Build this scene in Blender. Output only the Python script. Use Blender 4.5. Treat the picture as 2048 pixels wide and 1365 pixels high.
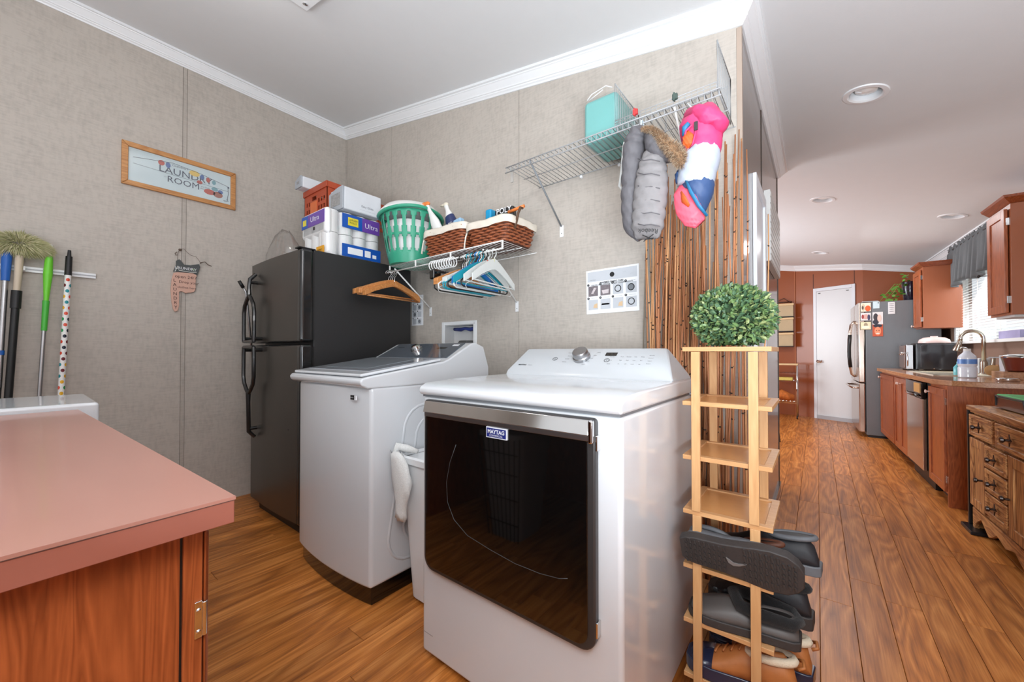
import bpy, math, random
from mathutils import Vector, Matrix, noise
random.seed(7)
for o in list(bpy.data.objects): bpy.data.objects.remove(o)
SC = bpy.context.scene
COL = SC.collection
PI = math.pi
# ------------------------------------------------------------- camera
F = 778.0; CX = 1024.0; H0 = 704.0; PITCH = math.atan(.012); CY = H0 - F*math.tan(PITCH); HC = 1.12
YAW = math.atan((1635-1024)/F*math.cos(PITCH))
cd = bpy.data.cameras.new('camera'); cam = bpy.data.objects.new('camera', cd); COL.objects.link(cam)
cam.location = (0, 0, HC); cam.rotation_euler = (PI/2+PITCH, 0, YAW)
cd.sensor_width = 36; cd.lens = F/2048*36; cd.shift_y = (CY-682.5)/2048; cd.clip_start = .02
SC.camera = cam
# ------------------------------------------------------------- view, world, lights
SC.view_settings.view_transform = 'Standard'; SC.view_settings.look = 'None'
SC.view_settings.gamma = 1; SC.view_settings.use_curve_mapping = False
SC.view_settings.exposure = 0.27
wd = bpy.data.worlds.new('world'); SC.world = wd; wd.use_nodes = True
wd.node_tree.nodes['Background'].inputs[0].default_value = (.86, .93, 1, 1)
wd.node_tree.nodes['Background'].inputs[1].default_value = .95
def area(name, loc, target, sx, sy, energy, col=(1,1,1), spread=PI):
    l = bpy.data.lights.new(name, 'AREA'); l.shape = 'RECTANGLE'; l.size = sx; l.size_y = sy; l.energy = energy; l.color = col; l.spread = spread
    o = bpy.data.objects.new(name, l); COL.objects.link(o); o.location = loc
    o.rotation_euler = (Vector(target)-Vector(loc)).to_track_quat('-Z', 'Y').to_euler(); return o
area('rear_fill_light', (-.9, -2.45, 1.5), (-1.2, 2, 1.3), 4.2, 1.8, 15, (.88, .94, 1))  # added frontal fill from behind the camera; wall_rear has no window
area('bounce_fill_light', (-1.0, -1.3, 1.25), (-1.0, -1.1, 3), 1.4, 1.0, 40, (.83, .92, 1))  # added upward fill near the camera, softens the room via the ceiling
area('hall_bounce_fill', (.55, -.2, 1.0), (.6, .9, 3), .9, .9, 76, (.83, .925, 1))  # added uplight without a fixture, brightens the corridor ceiling
area('kitchen_bounce_fill', (-1.6, 6.0, 1.2), (-1.2, 6.0, 3), 1.4, 1.4, 22, (.74, .89, 1))  # added uplight standing in for even fill in the kitchen
area('hall_overhead_fill', (.45, -.6, 2.3), (.2, .8, 0), .7, .7, 20, (1, .98, .96))  # added side fill from overhead, not a lamp of the hall
area('kitchen_window_light', (1.42, 6.1, 1.6), (-1, 5.6, .9), 1.3, .8, 9, (.93, .97, 1))
area('dining_window_light', (-3.6, 5.6, 1.5), (1.2, 6.4, .9), 1.6, 1.7, 88, (.88, .95, 1))
area('kitchen_overhead_fill', (.0, 6.0, 2.5), (.0, 6.0, 0), .6, .6, 24, (.97, .98, 1))  # added downward fill; the recessed cans themselves are unlit
LAMP = 17.0
# ------------------------------------------------------------- helpers
_f = Vector((-math.sin(YAW)*math.cos(PITCH), math.cos(YAW)*math.cos(PITCH), math.sin(PITCH)))
_r = Vector((math.cos(YAW), math.sin(YAW), 0)); _u = _r.cross(_f); _C = Vector((0, 0, HC))
def _ray(x, y): return _f + _r*((x-CX)/F) + _u*((CY-y)/F)
def PX(x, y, c): d = _ray(x, y); return _C + d*(c/d.x)
def PY(x, y, c): d = _ray(x, y); return _C + d*(c/d.y)
def PZ(x, y, c): d = _ray(x, y); return _C + d*((c-HC)/d.z)
def proj(P):
    d = Vector(P)-_C; D = d.dot(_f); return CX+F*d.dot(_r)/D, CY-F*d.dot(_u)/D, D
def lin(c): return c/12.92 if c <= .04045 else ((c+.055)/1.055)**2.4
def rgb(h):
    if isinstance(h, str): h = h.lstrip('#'); h = tuple(int(h[i:i+2], 16) for i in (0, 2, 4))
    return tuple(lin(v/255) for v in h)+(1,)
WM = {}
def tag(o, label=None, cat=None, group=None, kind=None):
    if label: o['label'] = label
    if cat: o['category'] = cat
    if group: o['group'] = group
    if kind: o['kind'] = kind
    return o
def thing(name, label, cat, loc=(0, 0, 0), rot=(0, 0, 0), group=None):
    o = bpy.data.objects.new(name, None); COL.objects.link(o); o.location = loc; o.rotation_euler = rot; o.empty_display_size = .05
    WM[o] = Matrix.Translation(loc) @ o.rotation_euler.to_matrix().to_4x4()
    return tag(o, label, cat, group)
def kids(o): return [c for c in bpy.data.objects if c.parent == o]
def dup(root, loc=None, rot=None, label=None, group=None, parent=None):
    r = root.copy(); COL.objects.link(r)
    if parent: r.parent = parent
    if loc is not None: r.location = loc
    if rot is not None: r.rotation_euler = rot
    if label: r['label'] = label
    if group: r['group'] = group
    for c in KIDS(root): dup(c, parent=r)
    return r
KC = {}
def KIDS(o):
    return KC.get(o.get('_k', o.name), [])
class MB:
    def __init__(s, M=None): s.v = []; s.f = []; s.m = []; s.M = M
    def add(s, vs, fs, m=0):
        b = len(s.v)
        s.v += [tuple(s.M @ Vector(p)) for p in vs] if s.M else [tuple(p) for p in vs]
        s.f += [tuple(b+i for i in f) for f in fs]; s.m += [m]*len(fs); return s
    def box(s, x0, x1, y0, y1, z0, z1, m=0, M=None):
        vs = [(x0,y0,z0),(x1,y0,z0),(x1,y1,z0),(x0,y1,z0),(x0,y0,z1),(x1,y0,z1),(x1,y1,z1),(x0,y1,z1)]
        if M: vs = [tuple(M @ Vector(p)) for p in vs]
        return s.add(vs, [(0,3,2,1),(4,5,6,7),(0,1,5,4),(1,2,6,5),(2,3,7,6),(3,0,4,7)], m)
    def cbox(s, c, d, m=0, M=None):
        return s.box(c[0]-d[0]/2, c[0]+d[0]/2, c[1]-d[1]/2, c[1]+d[1]/2, c[2]-d[2]/2, c[2]+d[2]/2, m, M)
    def loft(s, rings, m=0, cap=True, closed=False):
        n = len(rings[0]); vs = [p for r in rings for p in r]; fs = []
        k = len(rings); rr = k if closed else k-1
        for i in range(rr):
            a = i*n; b = ((i+1) % k)*n
            for j in range(n): fs.append((a+j, a+(j+1) % n, b+(j+1) % n, b+j))
        if cap and not closed: fs += [tuple(range(n-1, -1, -1)), tuple((k-1)*n+i for i in range(n))]
        return s.add(vs, fs, m)
    def tube(s, pts, r, n=8, m=0, closed=False, cap=True, flat=1.0):
        pts = [Vector(p) for p in pts]; k = len(pts)
        T = []
        for i in range(k):
            a = pts[i-1] if (i or closed) else pts[i]; b = pts[(i+1) % k] if (i < k-1 or closed) else pts[i]
            t = (b-a); T.append(t.normalized() if t.length > 1e-9 else Vector((0, 0, 1)))
        ref = Vector((0, 0, 1)) if abs(T[0].z) < .9 else Vector((1, 0, 0))
        N = (ref - T[0]*ref.dot(T[0])).normalized(); rings = []
        for i in range(k):
            N = (N - T[i]*N.dot(T[i])); N = N.normalized() if N.length > 1e-6 else T[i].orthogonal().normalized()
            B = T[i].cross(N); ri = r[i] if isinstance(r, (list, tuple)) else r
            rings.append([pts[i]+N*(ri*math.cos(2*PI*j/n))+B*(ri*flat*math.sin(2*PI*j/n)) for j in range(n)])
        return s.loft(rings, m, cap, closed)
    def lathe(s, c, prof, n=24, m=0, axis=(0, 0, 1), cap=True, sx=1, sy=1):
        A = Vector(axis).normalized(); Q = Vector((0, 0, 1)).rotation_difference(A).to_matrix(); c = Vector(c)
        rings = [[c+Q @ Vector((r*math.cos(2*PI*j/n)*sx, r*math.sin(2*PI*j/n)*sy, z)) for j in range(n)] for r, z in prof]
        return s.loft(rings, m, cap)
    def prism(s, poly, a0, a1, ax='Y', m=0):
        def P(u, v, a): return (u, a, v) if ax == 'Y' else ((a, u, v) if ax == 'X' else (u, v, a))
        n = len(poly); vs = [P(u, v, a0) for u, v in poly]+[P(u, v, a1) for u, v in poly]
        return s.add(vs, [tuple(range(n-1, -1, -1)), tuple(range(n, 2*n))]+[(i, (i+1) % n, n+(i+1) % n, n+i) for i in range(n)], m)
    def sph(s, c, r, n=12, k=8, m=0, sc=(1, 1, 1)):
        rings = []
        for i in range(k+1):
            t = PI*(.02+.96*i/k); rings.append([(c[0]+r*sc[0]*math.sin(t)*math.cos(2*PI*j/n), c[1]+r*sc[1]*math.sin(t)*math.sin(2*PI*j/n), c[2]-r*sc[2]*math.cos(t)) for j in range(n)])
        return s.loft(rings, m)
    def text(s, body, size, o, xd, yd, m=0, off=.0006, align='CENTER', bold=0.0, sx=1.0):
        cu = bpy.data.curves.new('t', 'FONT'); cu.body = body; cu.size = size; cu.align_x = align; cu.align_y = 'CENTER'; cu.offset = bold; cu.resolution_u = 2
        ob = bpy.data.objects.new('t', cu); COL.objects.link(ob); dg = bpy.context.evaluated_depsgraph_get(); me = ob.evaluated_get(dg).to_mesh()
        xd = Vector(xd).normalized(); yd = Vector(yd).normalized(); nn = xd.cross(yd); o = Vector(o)+nn*off
        s.add([o+xd*(v.co.x*sx)+yd*v.co.y for v in me.vertices], [tuple(p.vertices) for p in me.polygons], m)
        bpy.data.objects.remove(ob); bpy.data.curves.remove(cu); return s
    def build(s, name, mats, parent=None, smooth=False, bevel=0, segs=2, origin=None, label=None, angle=40, subsurf=0):
        if not isinstance(mats, (list, tuple)): mats = [mats]
        if parent is not None: inv = WM[parent].inverted(); W = WM[parent]
        elif origin is not None: W = Matrix.Translation(origin); inv = W.inverted()
        else: W = Matrix.Identity(4); inv = None
        vs = [tuple(inv @ Vector(p)) for p in s.v] if inv else s.v
        me = bpy.data.meshes.new(name); me.from_pydata(vs, [], s.f)
        for mt in mats: me.materials.append(mt)
        if len(mats) > 1: me.polygons.foreach_set('material_index', s.m)
        if smooth or bevel:
            me.polygons.foreach_set('use_smooth', [True]*len(me.polygons))
            if smooth != 'all' or bevel:
                try: me.set_sharp_from_angle(angle=math.radians(angle))
                except Exception: pass
        me.update()
        o = bpy.data.objects.new(name, me); COL.objects.link(o)
        if parent is not None: o.parent = parent; KC.setdefault(parent.name, []).append(o)
        elif origin is not None: o.location = origin
        WM[o] = W
        if bevel:
            b = o.modifiers.new('bevel', 'BEVEL'); b.width = bevel; b.segments = segs; b.limit_method = 'ANGLE'; b.angle_limit = math.radians(35); b.harden_normals = True
        if subsurf:
            b = o.modifiers.new('sub', 'SUBSURF'); b.levels = subsurf; b.render_levels = subsurf
        if label: o['label'] = label
        return o
# ------------------------------------------------------------- materials
def newmat(name):
    m = bpy.data.materials.new(name); m.use_nodes = True; nt = m.node_tree; return m, nt, nt.nodes['Principled BSDF']
def mat(name, col, rough=.5, metal=0, var=.04, vs=12, bump=0, bs=60, coat=0, alpha=1, trans=0, emit=0, spec=.5, stretch=(1, 1, 1), sheen=0):
    m, nt, b = newmat(name); c = rgb(col); N = nt.nodes; L = nt.links
    b.inputs['Roughness'].default_value = rough; b.inputs['Metallic'].default_value = metal; b.inputs['Specular IOR Level'].default_value = spec
    tc = N.new('ShaderNodeTexCoord'); mp = N.new('ShaderNodeMapping'); mp.inputs['Scale'].default_value = stretch; L.new(tc.outputs['Object'], mp.inputs[0])
    n1 = N.new('ShaderNodeTexNoise'); n1.inputs['Scale'].default_value = vs; n1.inputs['Detail'].default_value = 4; L.new(mp.outputs[0], n1.inputs['Vector'])
    rp = N.new('ShaderNodeMix'); rp.data_type = 'RGBA'; rp.inputs[6].default_value = tuple(min(1, v*(1-var*1.6)) for v in c[:3])+(1,); rp.inputs[7].default_value = tuple(min(1, v*(1+var*1.6)) for v in c[:3])+(1,)
    L.new(n1.outputs[0], rp.inputs[0]); L.new(rp.outputs[2], b.inputs['Base Color'])
    if bump:
        n2 = N.new('ShaderNodeTexNoise'); n2.inputs['Scale'].default_value = bs; n2.inputs['Detail'].default_value = 5; L.new(mp.outputs[0], n2.inputs['Vector'])
        bp = N.new('ShaderNodeBump'); bp.inputs['Strength'].default_value = bump; bp.inputs['Distance'].default_value = .002; L.new(n2.outputs[0], bp.inputs['Height']); L.new(bp.outputs[0], b.inputs['Normal'])
    if coat: b.inputs['Coat Weight'].default_value = coat; b.inputs['Coat Roughness'].default_value = .05
    if alpha < 1: b.inputs['Alpha'].default_value = alpha
    if trans: b.inputs['Transmission Weight'].default_value = trans
    if sheen: b.inputs['Sheen Weight'].default_value = sheen
    if emit: b.inputs['Emission Color'].default_value = c; b.inputs['Emission Strength'].default_value = emit
    return m
def wood(name, c1, c2, axis='Z', rough=.4, sc=1.0, fig=.5, coat=0, c3=None):
    m, nt, b = newmat(name); N = nt.nodes; L = nt.links; b.inputs['Roughness'].default_value = rough
    if coat: b.inputs['Coat Weight'].default_value = coat; b.inputs['Coat Roughness'].default_value = .12
    tc = N.new('ShaderNodeTexCoord'); oi = N.new('ShaderNodeObjectInfo'); ad = N.new('ShaderNodeVectorMath'); ad.operation = 'ADD'
    mu = N.new('ShaderNodeMath'); mu.operation = 'MULTIPLY'; mu.inputs[1].default_value = 7.3; L.new(oi.outputs['Random'], mu.inputs[0])
    L.new(tc.outputs['Object'], ad.inputs[0]); L.new(mu.outputs[0], ad.inputs[1])
    mp = N.new('ShaderNodeMapping'); s = {'X': (1.2, 14, 14), 'Y': (14, 1.2, 14), 'Z': (14, 14, 1.2)}[axis]; mp.inputs['Scale'].default_value = tuple(v*sc for v in s)
    L.new(ad.outputs[0], mp.inputs[0])
    n1 = N.new('ShaderNodeTexNoise'); n1.inputs['Scale'].default_value = 1; n1.inputs['Detail'].default_value = 3; n1.inputs['Distortion'].default_value = .6; L.new(mp.outputs[0], n1.inputs['Vector'])
    ws = N.new('ShaderNodeMath'); ws.operation = 'MULTIPLY'; ws.inputs[1].default_value = 22; L.new(n1.outputs[0], ws.inputs[0])
    fr = N.new('ShaderNodeMath'); fr.operation = 'PINGPONG'; fr.inputs[1].default_value = 1; L.new(ws.outputs[0], fr.inputs[0])
    mp2 = N.new('ShaderNodeMapping'); mp2.inputs['Scale'].default_value = tuple(v*sc*6 for v in s); L.new(ad.outputs[0], mp2.inputs[0])
    n2 = N.new('ShaderNodeTexNoise'); n2.inputs['Scale'].default_value = 1; n2.inputs['Detail'].default_value = 4; L.new(mp2.outputs[0], n2.inputs['Vector'])
    mx = N.new('ShaderNodeMix'); mx.inputs[0].default_value = 1-fig; L.new(fr.outputs[0], mx.inputs[2]); L.new(n2.outputs[0], mx.inputs[3])
    cr = N.new('ShaderNodeValToRGB'); cr.color_ramp.elements[0].position = .22; cr.color_ramp.elements[1].position = .78
    cr.color_ramp.elements[0].color = rgb(c2); cr.color_ramp.elements[1].color = rgb(c1)
    L.new(mx.outputs[0], cr.inputs[0]); L.new(cr.outputs[0], b.inputs['Base Color'])
    return m
def glass(name, col=(255, 255, 255), rough=.0, alpha=.12):
    m, nt, b = newmat(name); N = nt.nodes; L = nt.links
    tr = N.new('ShaderNodeBsdfTransparent'); tr.inputs[0].default_value = rgb(col); gl = N.new('ShaderNodeBsdfGlossy'); gl.inputs['Roughness'].default_value = rough
    fr = N.new('ShaderNodeLayerWeight'); fr.inputs[0].default_value = .5; pw = N.new('ShaderNodeMath'); pw.operation = 'POWER'; pw.inputs[1].default_value = 4; L.new(fr.outputs['Facing'], pw.inputs[0]); ad = N.new('ShaderNodeMath'); ad.operation = 'MULTIPLY_ADD'; ad.inputs[1].default_value = .55; ad.inputs[2].default_value = .025+alpha*.35; L.new(pw.outputs[0], ad.inputs[0])
    mx = N.new('ShaderNodeMixShader'); L.new(ad.outputs[0], mx.inputs[0]); L.new(tr.outputs[0], mx.inputs[1]); L.new(gl.outputs[0], mx.inputs[2]); L.new(mx.outputs[0], N['Material Output'].inputs[0]); return m
def wallpaper(name, c, rough=.62):
    m, nt, b = newmat(name); N = nt.nodes; L = nt.links; b.inputs['Roughness'].default_value = rough
    tc = N.new('ShaderNodeTexCoord'); a = rgb(c)
    def ns(scale, st, det=4):
        mp = N.new('ShaderNodeMapping'); mp.inputs['Scale'].default_value = st; L.new(tc.outputs['Object'], mp.inputs[0])
        n = N.new('ShaderNodeTexNoise'); n.inputs['Scale'].default_value = scale; n.inputs['Detail'].default_value = det; L.new(mp.outputs[0], n.inputs['Vector']); return n
    n1 = ns(60, (1, 1, .35)); n2 = ns(60, (.3, .3, 2.2)); n3 = ns(3.2, (1, 1, 1), 3); n4 = ns(11, (1, 1, .8), 3)
    def mul(x, k, o=0): q = N.new('ShaderNodeMath'); q.operation = 'MULTIPLY_ADD'; q.inputs[1].default_value = k; q.inputs[2].default_value = o; L.new(x, q.inputs[0]); return q.outputs[0]
    def add(x, y): q = N.new('ShaderNodeMath'); q.operation = 'ADD'; L.new(x, q.inputs[0]); L.new(y, q.inputs[1]); return q.outputs[0]
    t = add(add(mul(n1.outputs[0], .75), mul(n2.outputs[0], .75)), add(mul(n3.outputs[0], .28), mul(n4.outputs[0], .4)))
    cr = N.new('ShaderNodeValToRGB'); cr.color_ramp.elements[0].position = .78; cr.color_ramp.elements[1].position = 1.42-.02
    cr.color_ramp.elements[1].position = 1.0; cr.color_ramp.elements[0].color = tuple(v*.86 for v in a[:3])+(1,); cr.color_ramp.elements[1].color = tuple(min(1, v*1.06) for v in a[:3])+(1,)
    t2 = mul(t, .9, -.08); cr.color_ramp.elements[0].position = .62; cr.color_ramp.elements[1].position = 1.0
    L.new(t2, cr.inputs[0]); L.new(cr.outputs[0], b.inputs['Base Color'])
    bp = N.new('ShaderNodeBump'); bp.inputs['Strength'].default_value = .25; bp.inputs['Distance'].default_value = .001; L.new(t, bp.inputs['Height']); L.new(bp.outputs[0], b.inputs['Normal']); return m
def floormat():
    m, nt, b = newmat('floor_laminate'); N = nt.nodes; L = nt.links; b.inputs['Roughness'].default_value = .36; b.inputs['Specular IOR Level'].default_value = .35
    tc = N.new('ShaderNodeTexCoord'); at = N.new('ShaderNodeAttribute'); at.attribute_name = 'pl'
    sc = N.new('ShaderNodeVectorMath'); sc.operation = 'MULTIPLY_ADD'; sc.inputs[1].default_value = (9, 9, 9); L.new(at.outputs['Vector'], sc.inputs[0]); L.new(tc.outputs['Object'], sc.inputs[2])
    def ns(st, det, dist=0):
        mp = N.new('ShaderNodeMapping'); mp.inputs['Scale'].default_value = st; L.new(sc.outputs[0], mp.inputs[0])
        n = N.new('ShaderNodeTexNoise'); n.inputs['Scale'].default_value = 1; n.inputs['Detail'].default_value = det; n.inputs['Distortion'].default_value = dist; L.new(mp.outputs[0], n.inputs['Vector']); return n
    n1 = ns((6, .8, 6), 2, .4); n2 = ns((170, 6, 170), 4); n3 = ns((24, 1.5, 24), 3, .3)
    q = N.new('ShaderNodeMath'); q.operation = 'MULTIPLY'; q.inputs[1].default_value = 22; L.new(n1.outputs[0], q.inputs[0])
    pp = N.new('ShaderNodeMath'); pp.operation = 'PINGPONG'; pp.inputs[1].default_value = 1; L.new(q.outputs[0], pp.inputs[0])
    mx = N.new('ShaderNodeMix'); mx.inputs[0].default_value = .68; L.new(pp.outputs[0], mx.inputs[2]); L.new(n2.outputs[0], mx.inputs[3])
    mx2 = N.new('ShaderNodeMix'); mx2.inputs[0].default_value = .42; L.new(mx.outputs[0], mx2.inputs[2]); L.new(n3.outputs[0], mx2.inputs[3])
    cr = N.new('ShaderNodeValToRGB'); e = cr.color_ramp.elements; e[0].position = .26; e[0].color = rgb((124, 68, 28)); e[1].position = .76; e[1].color = rgb((226, 152, 82))
    k = e.new(.5); k.color = rgb((182, 110, 48)); L.new(mx2.outputs[0], cr.inputs[0])
    sp = N.new('ShaderNodeSeparateXYZ'); L.new(at.outputs['Vector'], sp.inputs[0])
    mr = N.new('ShaderNodeMapRange'); mr.inputs[3].default_value = .86; mr.inputs[4].default_value = 1.16; L.new(sp.outputs[0], mr.inputs[0])
    vm = N.new('ShaderNodeVectorMath'); vm.operation = 'SCALE'; L.new(cr.outputs[0], vm.inputs[0]); L.new(mr.outputs[0], vm.inputs['Scale']); L.new(vm.outputs[0], b.inputs['Base Color'])
    return m
W_WALL = wallpaper('linen_wallpaper', (185, 177, 168)); BATTEN = wallpaper('linen_batten', (177, 169, 160))
CEIL = mat('ceiling_paint', (226, 227, 228), .8, var=.01, bump=.12, bs=180); TRIM = mat('white_trim', (236, 238, 240), .35, var=.01)
BROWNW = mat('brown_panel', (154, 80, 38), .36, var=.05, vs=4, coat=.14); TAUPE = mat('taupe_panel', (100, 84, 74), .22, var=.05, vs=6, coat=.35)
FLOOR = floormat(); WHITE = mat('white_enamel', (214, 217, 221), .16, var=.006, coat=.5); WHITEM = mat('white_matte', (232, 232, 230), .55, var=.01)
WPLAS = mat('white_plastic', (234, 236, 238), .35, var=.01); BLACKG = mat('black_gloss', (14, 13, 13), .06, var=.05, coat=.6); BLACKM = mat('black_matte', (24, 24, 25), .45, var=.1)
DARKG = mat('dark_grey_frame', (52, 50, 50), .3, var=.04); CHROME = mat('chrome', (214, 214, 214), .1, 1, var=.02); STEEL = mat('brushed_steel', (176, 176, 178), .3, 1, var=.05, vs=6, stretch=(1, 1, 30))
FRIDGEB = mat('fridge_black_steel', (98, 95, 91), .34, .85, var=.1, vs=3, bump=.05, bs=260); FRIDGEC = mat('fridge_black_textured', (40, 40, 41), .38, .0, var=.1, vs=4, bump=.5, bs=500)
GREYGL = mat('grey_tinted_glass', (104, 112, 122), .08, .3, var=.04, coat=.6); BAMBOO = wood('bamboo', (206, 160, 112), (188, 138, 90), 'X', .4, fig=.25); BAMBOOV = wood('bamboo_upright', (208, 164, 116), (190, 142, 94), 'Z', .4, fig=.25)
CHERRY = wood('cherry_cabinet', (182, 98, 52), (132, 64, 30), 'Z', .35, sc=1.4, fig=.32, coat=.2); CHERRYX = wood('cherry_crown', (160, 82, 44), (120, 56, 28), 'Y', .35, fig=.4)
OAK = wood('hickory', (208, 150, 92), (130, 78, 42), 'Z', .45, fig=.6); OAKY = wood('hickory_flat', (208, 150, 92), (136, 82, 44), 'Y', .45, fig=.6)
REDLAM = mat('terracotta_laminate', (178, 128, 114), .3, var=.07, vs=3, stretch=(1, 3, 1), coat=.15); REDEDGE = mat('terracotta_edge', (160, 98, 82), .45, var=.06, vs=6)
INK = mat('ink_black', (30, 30, 32), .6); INKG = mat('ink_grey', (120, 124, 130), .6); PAPER = mat('paper', (238, 240, 244), .6, var=.01); PGREY = mat('print_grey', (196, 200, 206), .6, var=.03)
WIREG = mat('coated_wire_grey', (168, 170, 172), .35, var=.02); WIREW = mat('coated_wire_white', (240, 240, 238), .35, var=.01)
def P(name, c, r=.5, **k): return mat(name, c, r, **k)
# ------------------------------------------------------------- room shell
XL = -3.53; YB = 1.93; XS = -.251; YE = 3.83; K0 = -.1857
def zc(x): return 2.535+K0*(x-XS)          # underside of the crown follows the sloping ceiling
def zt(x): return zc(x)+.085
def KW(b): return 1.36-.035*(b-4.15)       # right wall x at depth b (it runs 2 degrees off the corridor)
def struct(mb, name, m, **k): o = mb.build(name, m, **k); o['kind'] = 'structure'; return o
floor = struct(MB().box(-4.4, 1.9, -2.7, 8.8, -.1, -.014), 'floor', mat('subfloor', (60, 36, 20), .8))
# planks
PW = .116; planks = []
xi = int(math.floor(-4.3/PW))
for i in range(xi, int(1.75/PW)+1):
    y = -2.65-random.random()*1.1
    while y < 8.7:
        ln = random.choice((.72, .9, 1.2, 1.2)); y0 = max(y, -2.65); y1 = min(y+ln, 8.7)
        if y1 > y0+.05: planks.append((i*PW, y0, y1))
        y += ln
def vis(p):
    best = 0
    for fy in (p[1], (p[1]+p[2])/2, p[2]):
        X, Y, D = proj((p[0]+PW/2, fy, 0))
        if D > .2 and -60 < X < 2110 and Y < 1460: best = max(best, 1/D)
    if p[0] < -.3 and p[1] > 1.9: best *= .1
    if p[0] > .75 and p[1] > 2.2: best *= .1
    if -2.2 < p[0] < -.72 and p[2] < .15: best *= .1
    if p[0] < -2.3 and p[2] < .9: best *= .2
    return best
planks.sort(key=vis, reverse=True)
def plank(mb, cols, p):
    x0, y0, y1 = p; g = .0007; n0 = len(mb.v)
    t = random.random(); c = (t, random.random(), random.random())
    a, b, cc, d = x0+g, x0+PW-g, y0+g, y1-g; e = .0011
    mb.add([(a, cc, -.014), (b, cc, -.014), (b, d, -.014), (a, d, -.014), (a, cc, -.0008), (b, cc, -.0008), (b, d, -.0008), (a, d, -.0008), (a+e, cc+e, 0), (b-e, cc+e, 0), (b-e, d-e, 0), (a+e, d-e, 0)],
           [(0, 3, 2, 1), (0, 1, 5, 4), (1, 2, 6, 5), (2, 3, 7, 6), (3, 0, 4, 7), (4, 5, 9, 8), (5, 6, 10, 9), (6, 7, 11, 10), (7, 4, 8, 11), (8, 9, 10, 11)])
    cols += [c]*(len(mb.v)-n0)
def setcol(o, cols):
    a = o.data.attributes.new('pl', 'FLOAT_VECTOR', 'POINT'); a.data.foreach_set('vector', [v for c in cols for v in c])
for p in planks[:296]:
    mb = MB(); cols = []; plank(mb, cols, p); setcol(mb.build('plank', FLOOR, floor), cols)
mb = MB(); cols = []
for p in planks[296:]: plank(mb, cols, p)
o = mb.build('planks', FLOOR, floor); setcol(o, cols); o['kind'] = 'stuff'
# walls
def wall(name, p0, p1, th, m, z0=0, holes=()):
    """vertical wall from p0 to p1 (plan), thickness th to the right of travel, top follows the ceiling; holes = (s0,s1,z0,z1)"""
    p0 = Vector(p0); p1 = Vector(p1); d = (p1-p0); L = d.length; d /= L; n = Vector((d.y, -d.x))
    mb = MB(); cuts = sorted({0, L}|{h[0] for h in holes}|{h[1] for h in holes})
    for a, b in zip(cuts, cuts[1:]):
        A = p0+d*a; B = p0+d*b; zz = [(z0, None)]
        hs = [h for h in holes if h[0] <= a+1e-6 and h[1] >= b-1e-6]
        segs = [(z0, hs[0][2]), (hs[0][3], None)] if hs else [(z0, None)]
        for lo, hi in segs:
            A2 = A+n*th; B2 = B+n*th
            ta, tb, ta2, tb2 = [(zt(q.x)+.01 if hi is None else hi) for q in (A, B, A2, B2)]
            mb.add([(A.x, A.y, lo), (B.x, B.y, lo), (B2.x, B2.y, lo), (A2.x, A2.y, lo), (A.x, A.y, ta), (B.x, B.y, tb), (B2.x, B2.y, tb2), (A2.x, A2.y, ta2)],
                   [(0, 3, 2, 1), (4, 5, 6, 7), (0, 1, 5, 4), (1, 2, 6, 5), (2, 3, 7, 6), (3, 0, 4, 7)])
    return struct(mb, name, m)
wl = wall('wall_left', (XL, YB+.1), (XL, -2.6), .1, W_WALL)
OB = (-2.135, -1.845, 1.09, 1.31)
wb = wall('wall_back', (XS-.001, YB), (XL-.1, YB), .1, W_WALL, holes=[(XS-.001-OB[1], XS-.001-OB[0], OB[2], OB[3])])
wh = wall('wall_corridor', (XS, YE-.001), (XS, YB+.001), .1, TAUPE)
wall('wall_return', (-4.35, YE), (XS-.001, YE), .1, BROWNW)
wall('wall_far', (-.3, 8.5), (-4.35, 8.5), .1, BROWNW)
wall('wall_diagonal', (.56, 8.08), (-.3, 8.5), .1, BROWNW)
wall('wall_kitchen', (1.3, 8.08), (.56, 8.08), .1, BROWNW)
yw0, yw1 = 4.78, 6.72
wall('wall_right', (KW(-2.6), -2.6), (KW(8.15), 8.15), .12, mat('kitchen_taupe', (132, 104, 90), .5), holes=[(yw0+2.6, yw1+2.6, 1.235, 2.02)])
wall('wall_rear', (XL-.1, -2.6), (1.7, -2.6), .1, W_WALL)
wall('wall_dining', (-4.3, 8.6), (-4.3, 3.8), .1, BROWNW)
# ceiling with recessed light holes
def ceil_at(x, y, off=.085):
    d = _ray(x, y); c0 = 2.535+off-K0*XS; t = (c0+K0*0-HC)/(d.z-K0*d.x); return _C+d*t
cans = [ceil_at(*q) for q in ((1731, 188), (1645, 400), (1905, 433), (1640, 506))]
mb = MB(); x0, x1, y0, y1 = -4.45, 1.9, -2.75, 8.85
mb.add([(x0, y0, zt(x0)), (x1, y0, zt(x1)), (x1, y1, zt(x1)), (x0, y1, zt(x0)), (x0, y0, zt(x0)+.16), (x1, y0, zt(x1)+.16), (x1, y1, zt(x1)+.16), (x0, y1, zt(x0)+.16)],
       [(0, 3, 2, 1), (4, 5, 6, 7), (0, 1, 5, 4), (1, 2, 6, 5), (2, 3, 7, 6), (3, 0, 4, 7)])
ce = mb.build('ceiling_raw', CEIL); NC = Vector((-K0, 0, 1)).normalized()
mc = MB()
for c in cans: mc.lathe(c, [(.073, -.3), (.073, .1)], 32, axis=NC)
cut = mc.build('cut', CEIL); bm_ = ce.modifiers.new('b', 'BOOLEAN'); bm_.object = cut; bm_.operation = 'DIFFERENCE'; bm_.solver = 'EXACT'
me = bpy.data.meshes.new_from_object(ce.evaluated_get(bpy.context.evaluated_depsgraph_get()))
bpy.data.objects.remove(ce); bpy.data.objects.remove(cut)
ceil = bpy.data.objects.new('ceiling', me); COL.objects.link(ceil); ceil['kind'] = 'structure'
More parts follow.
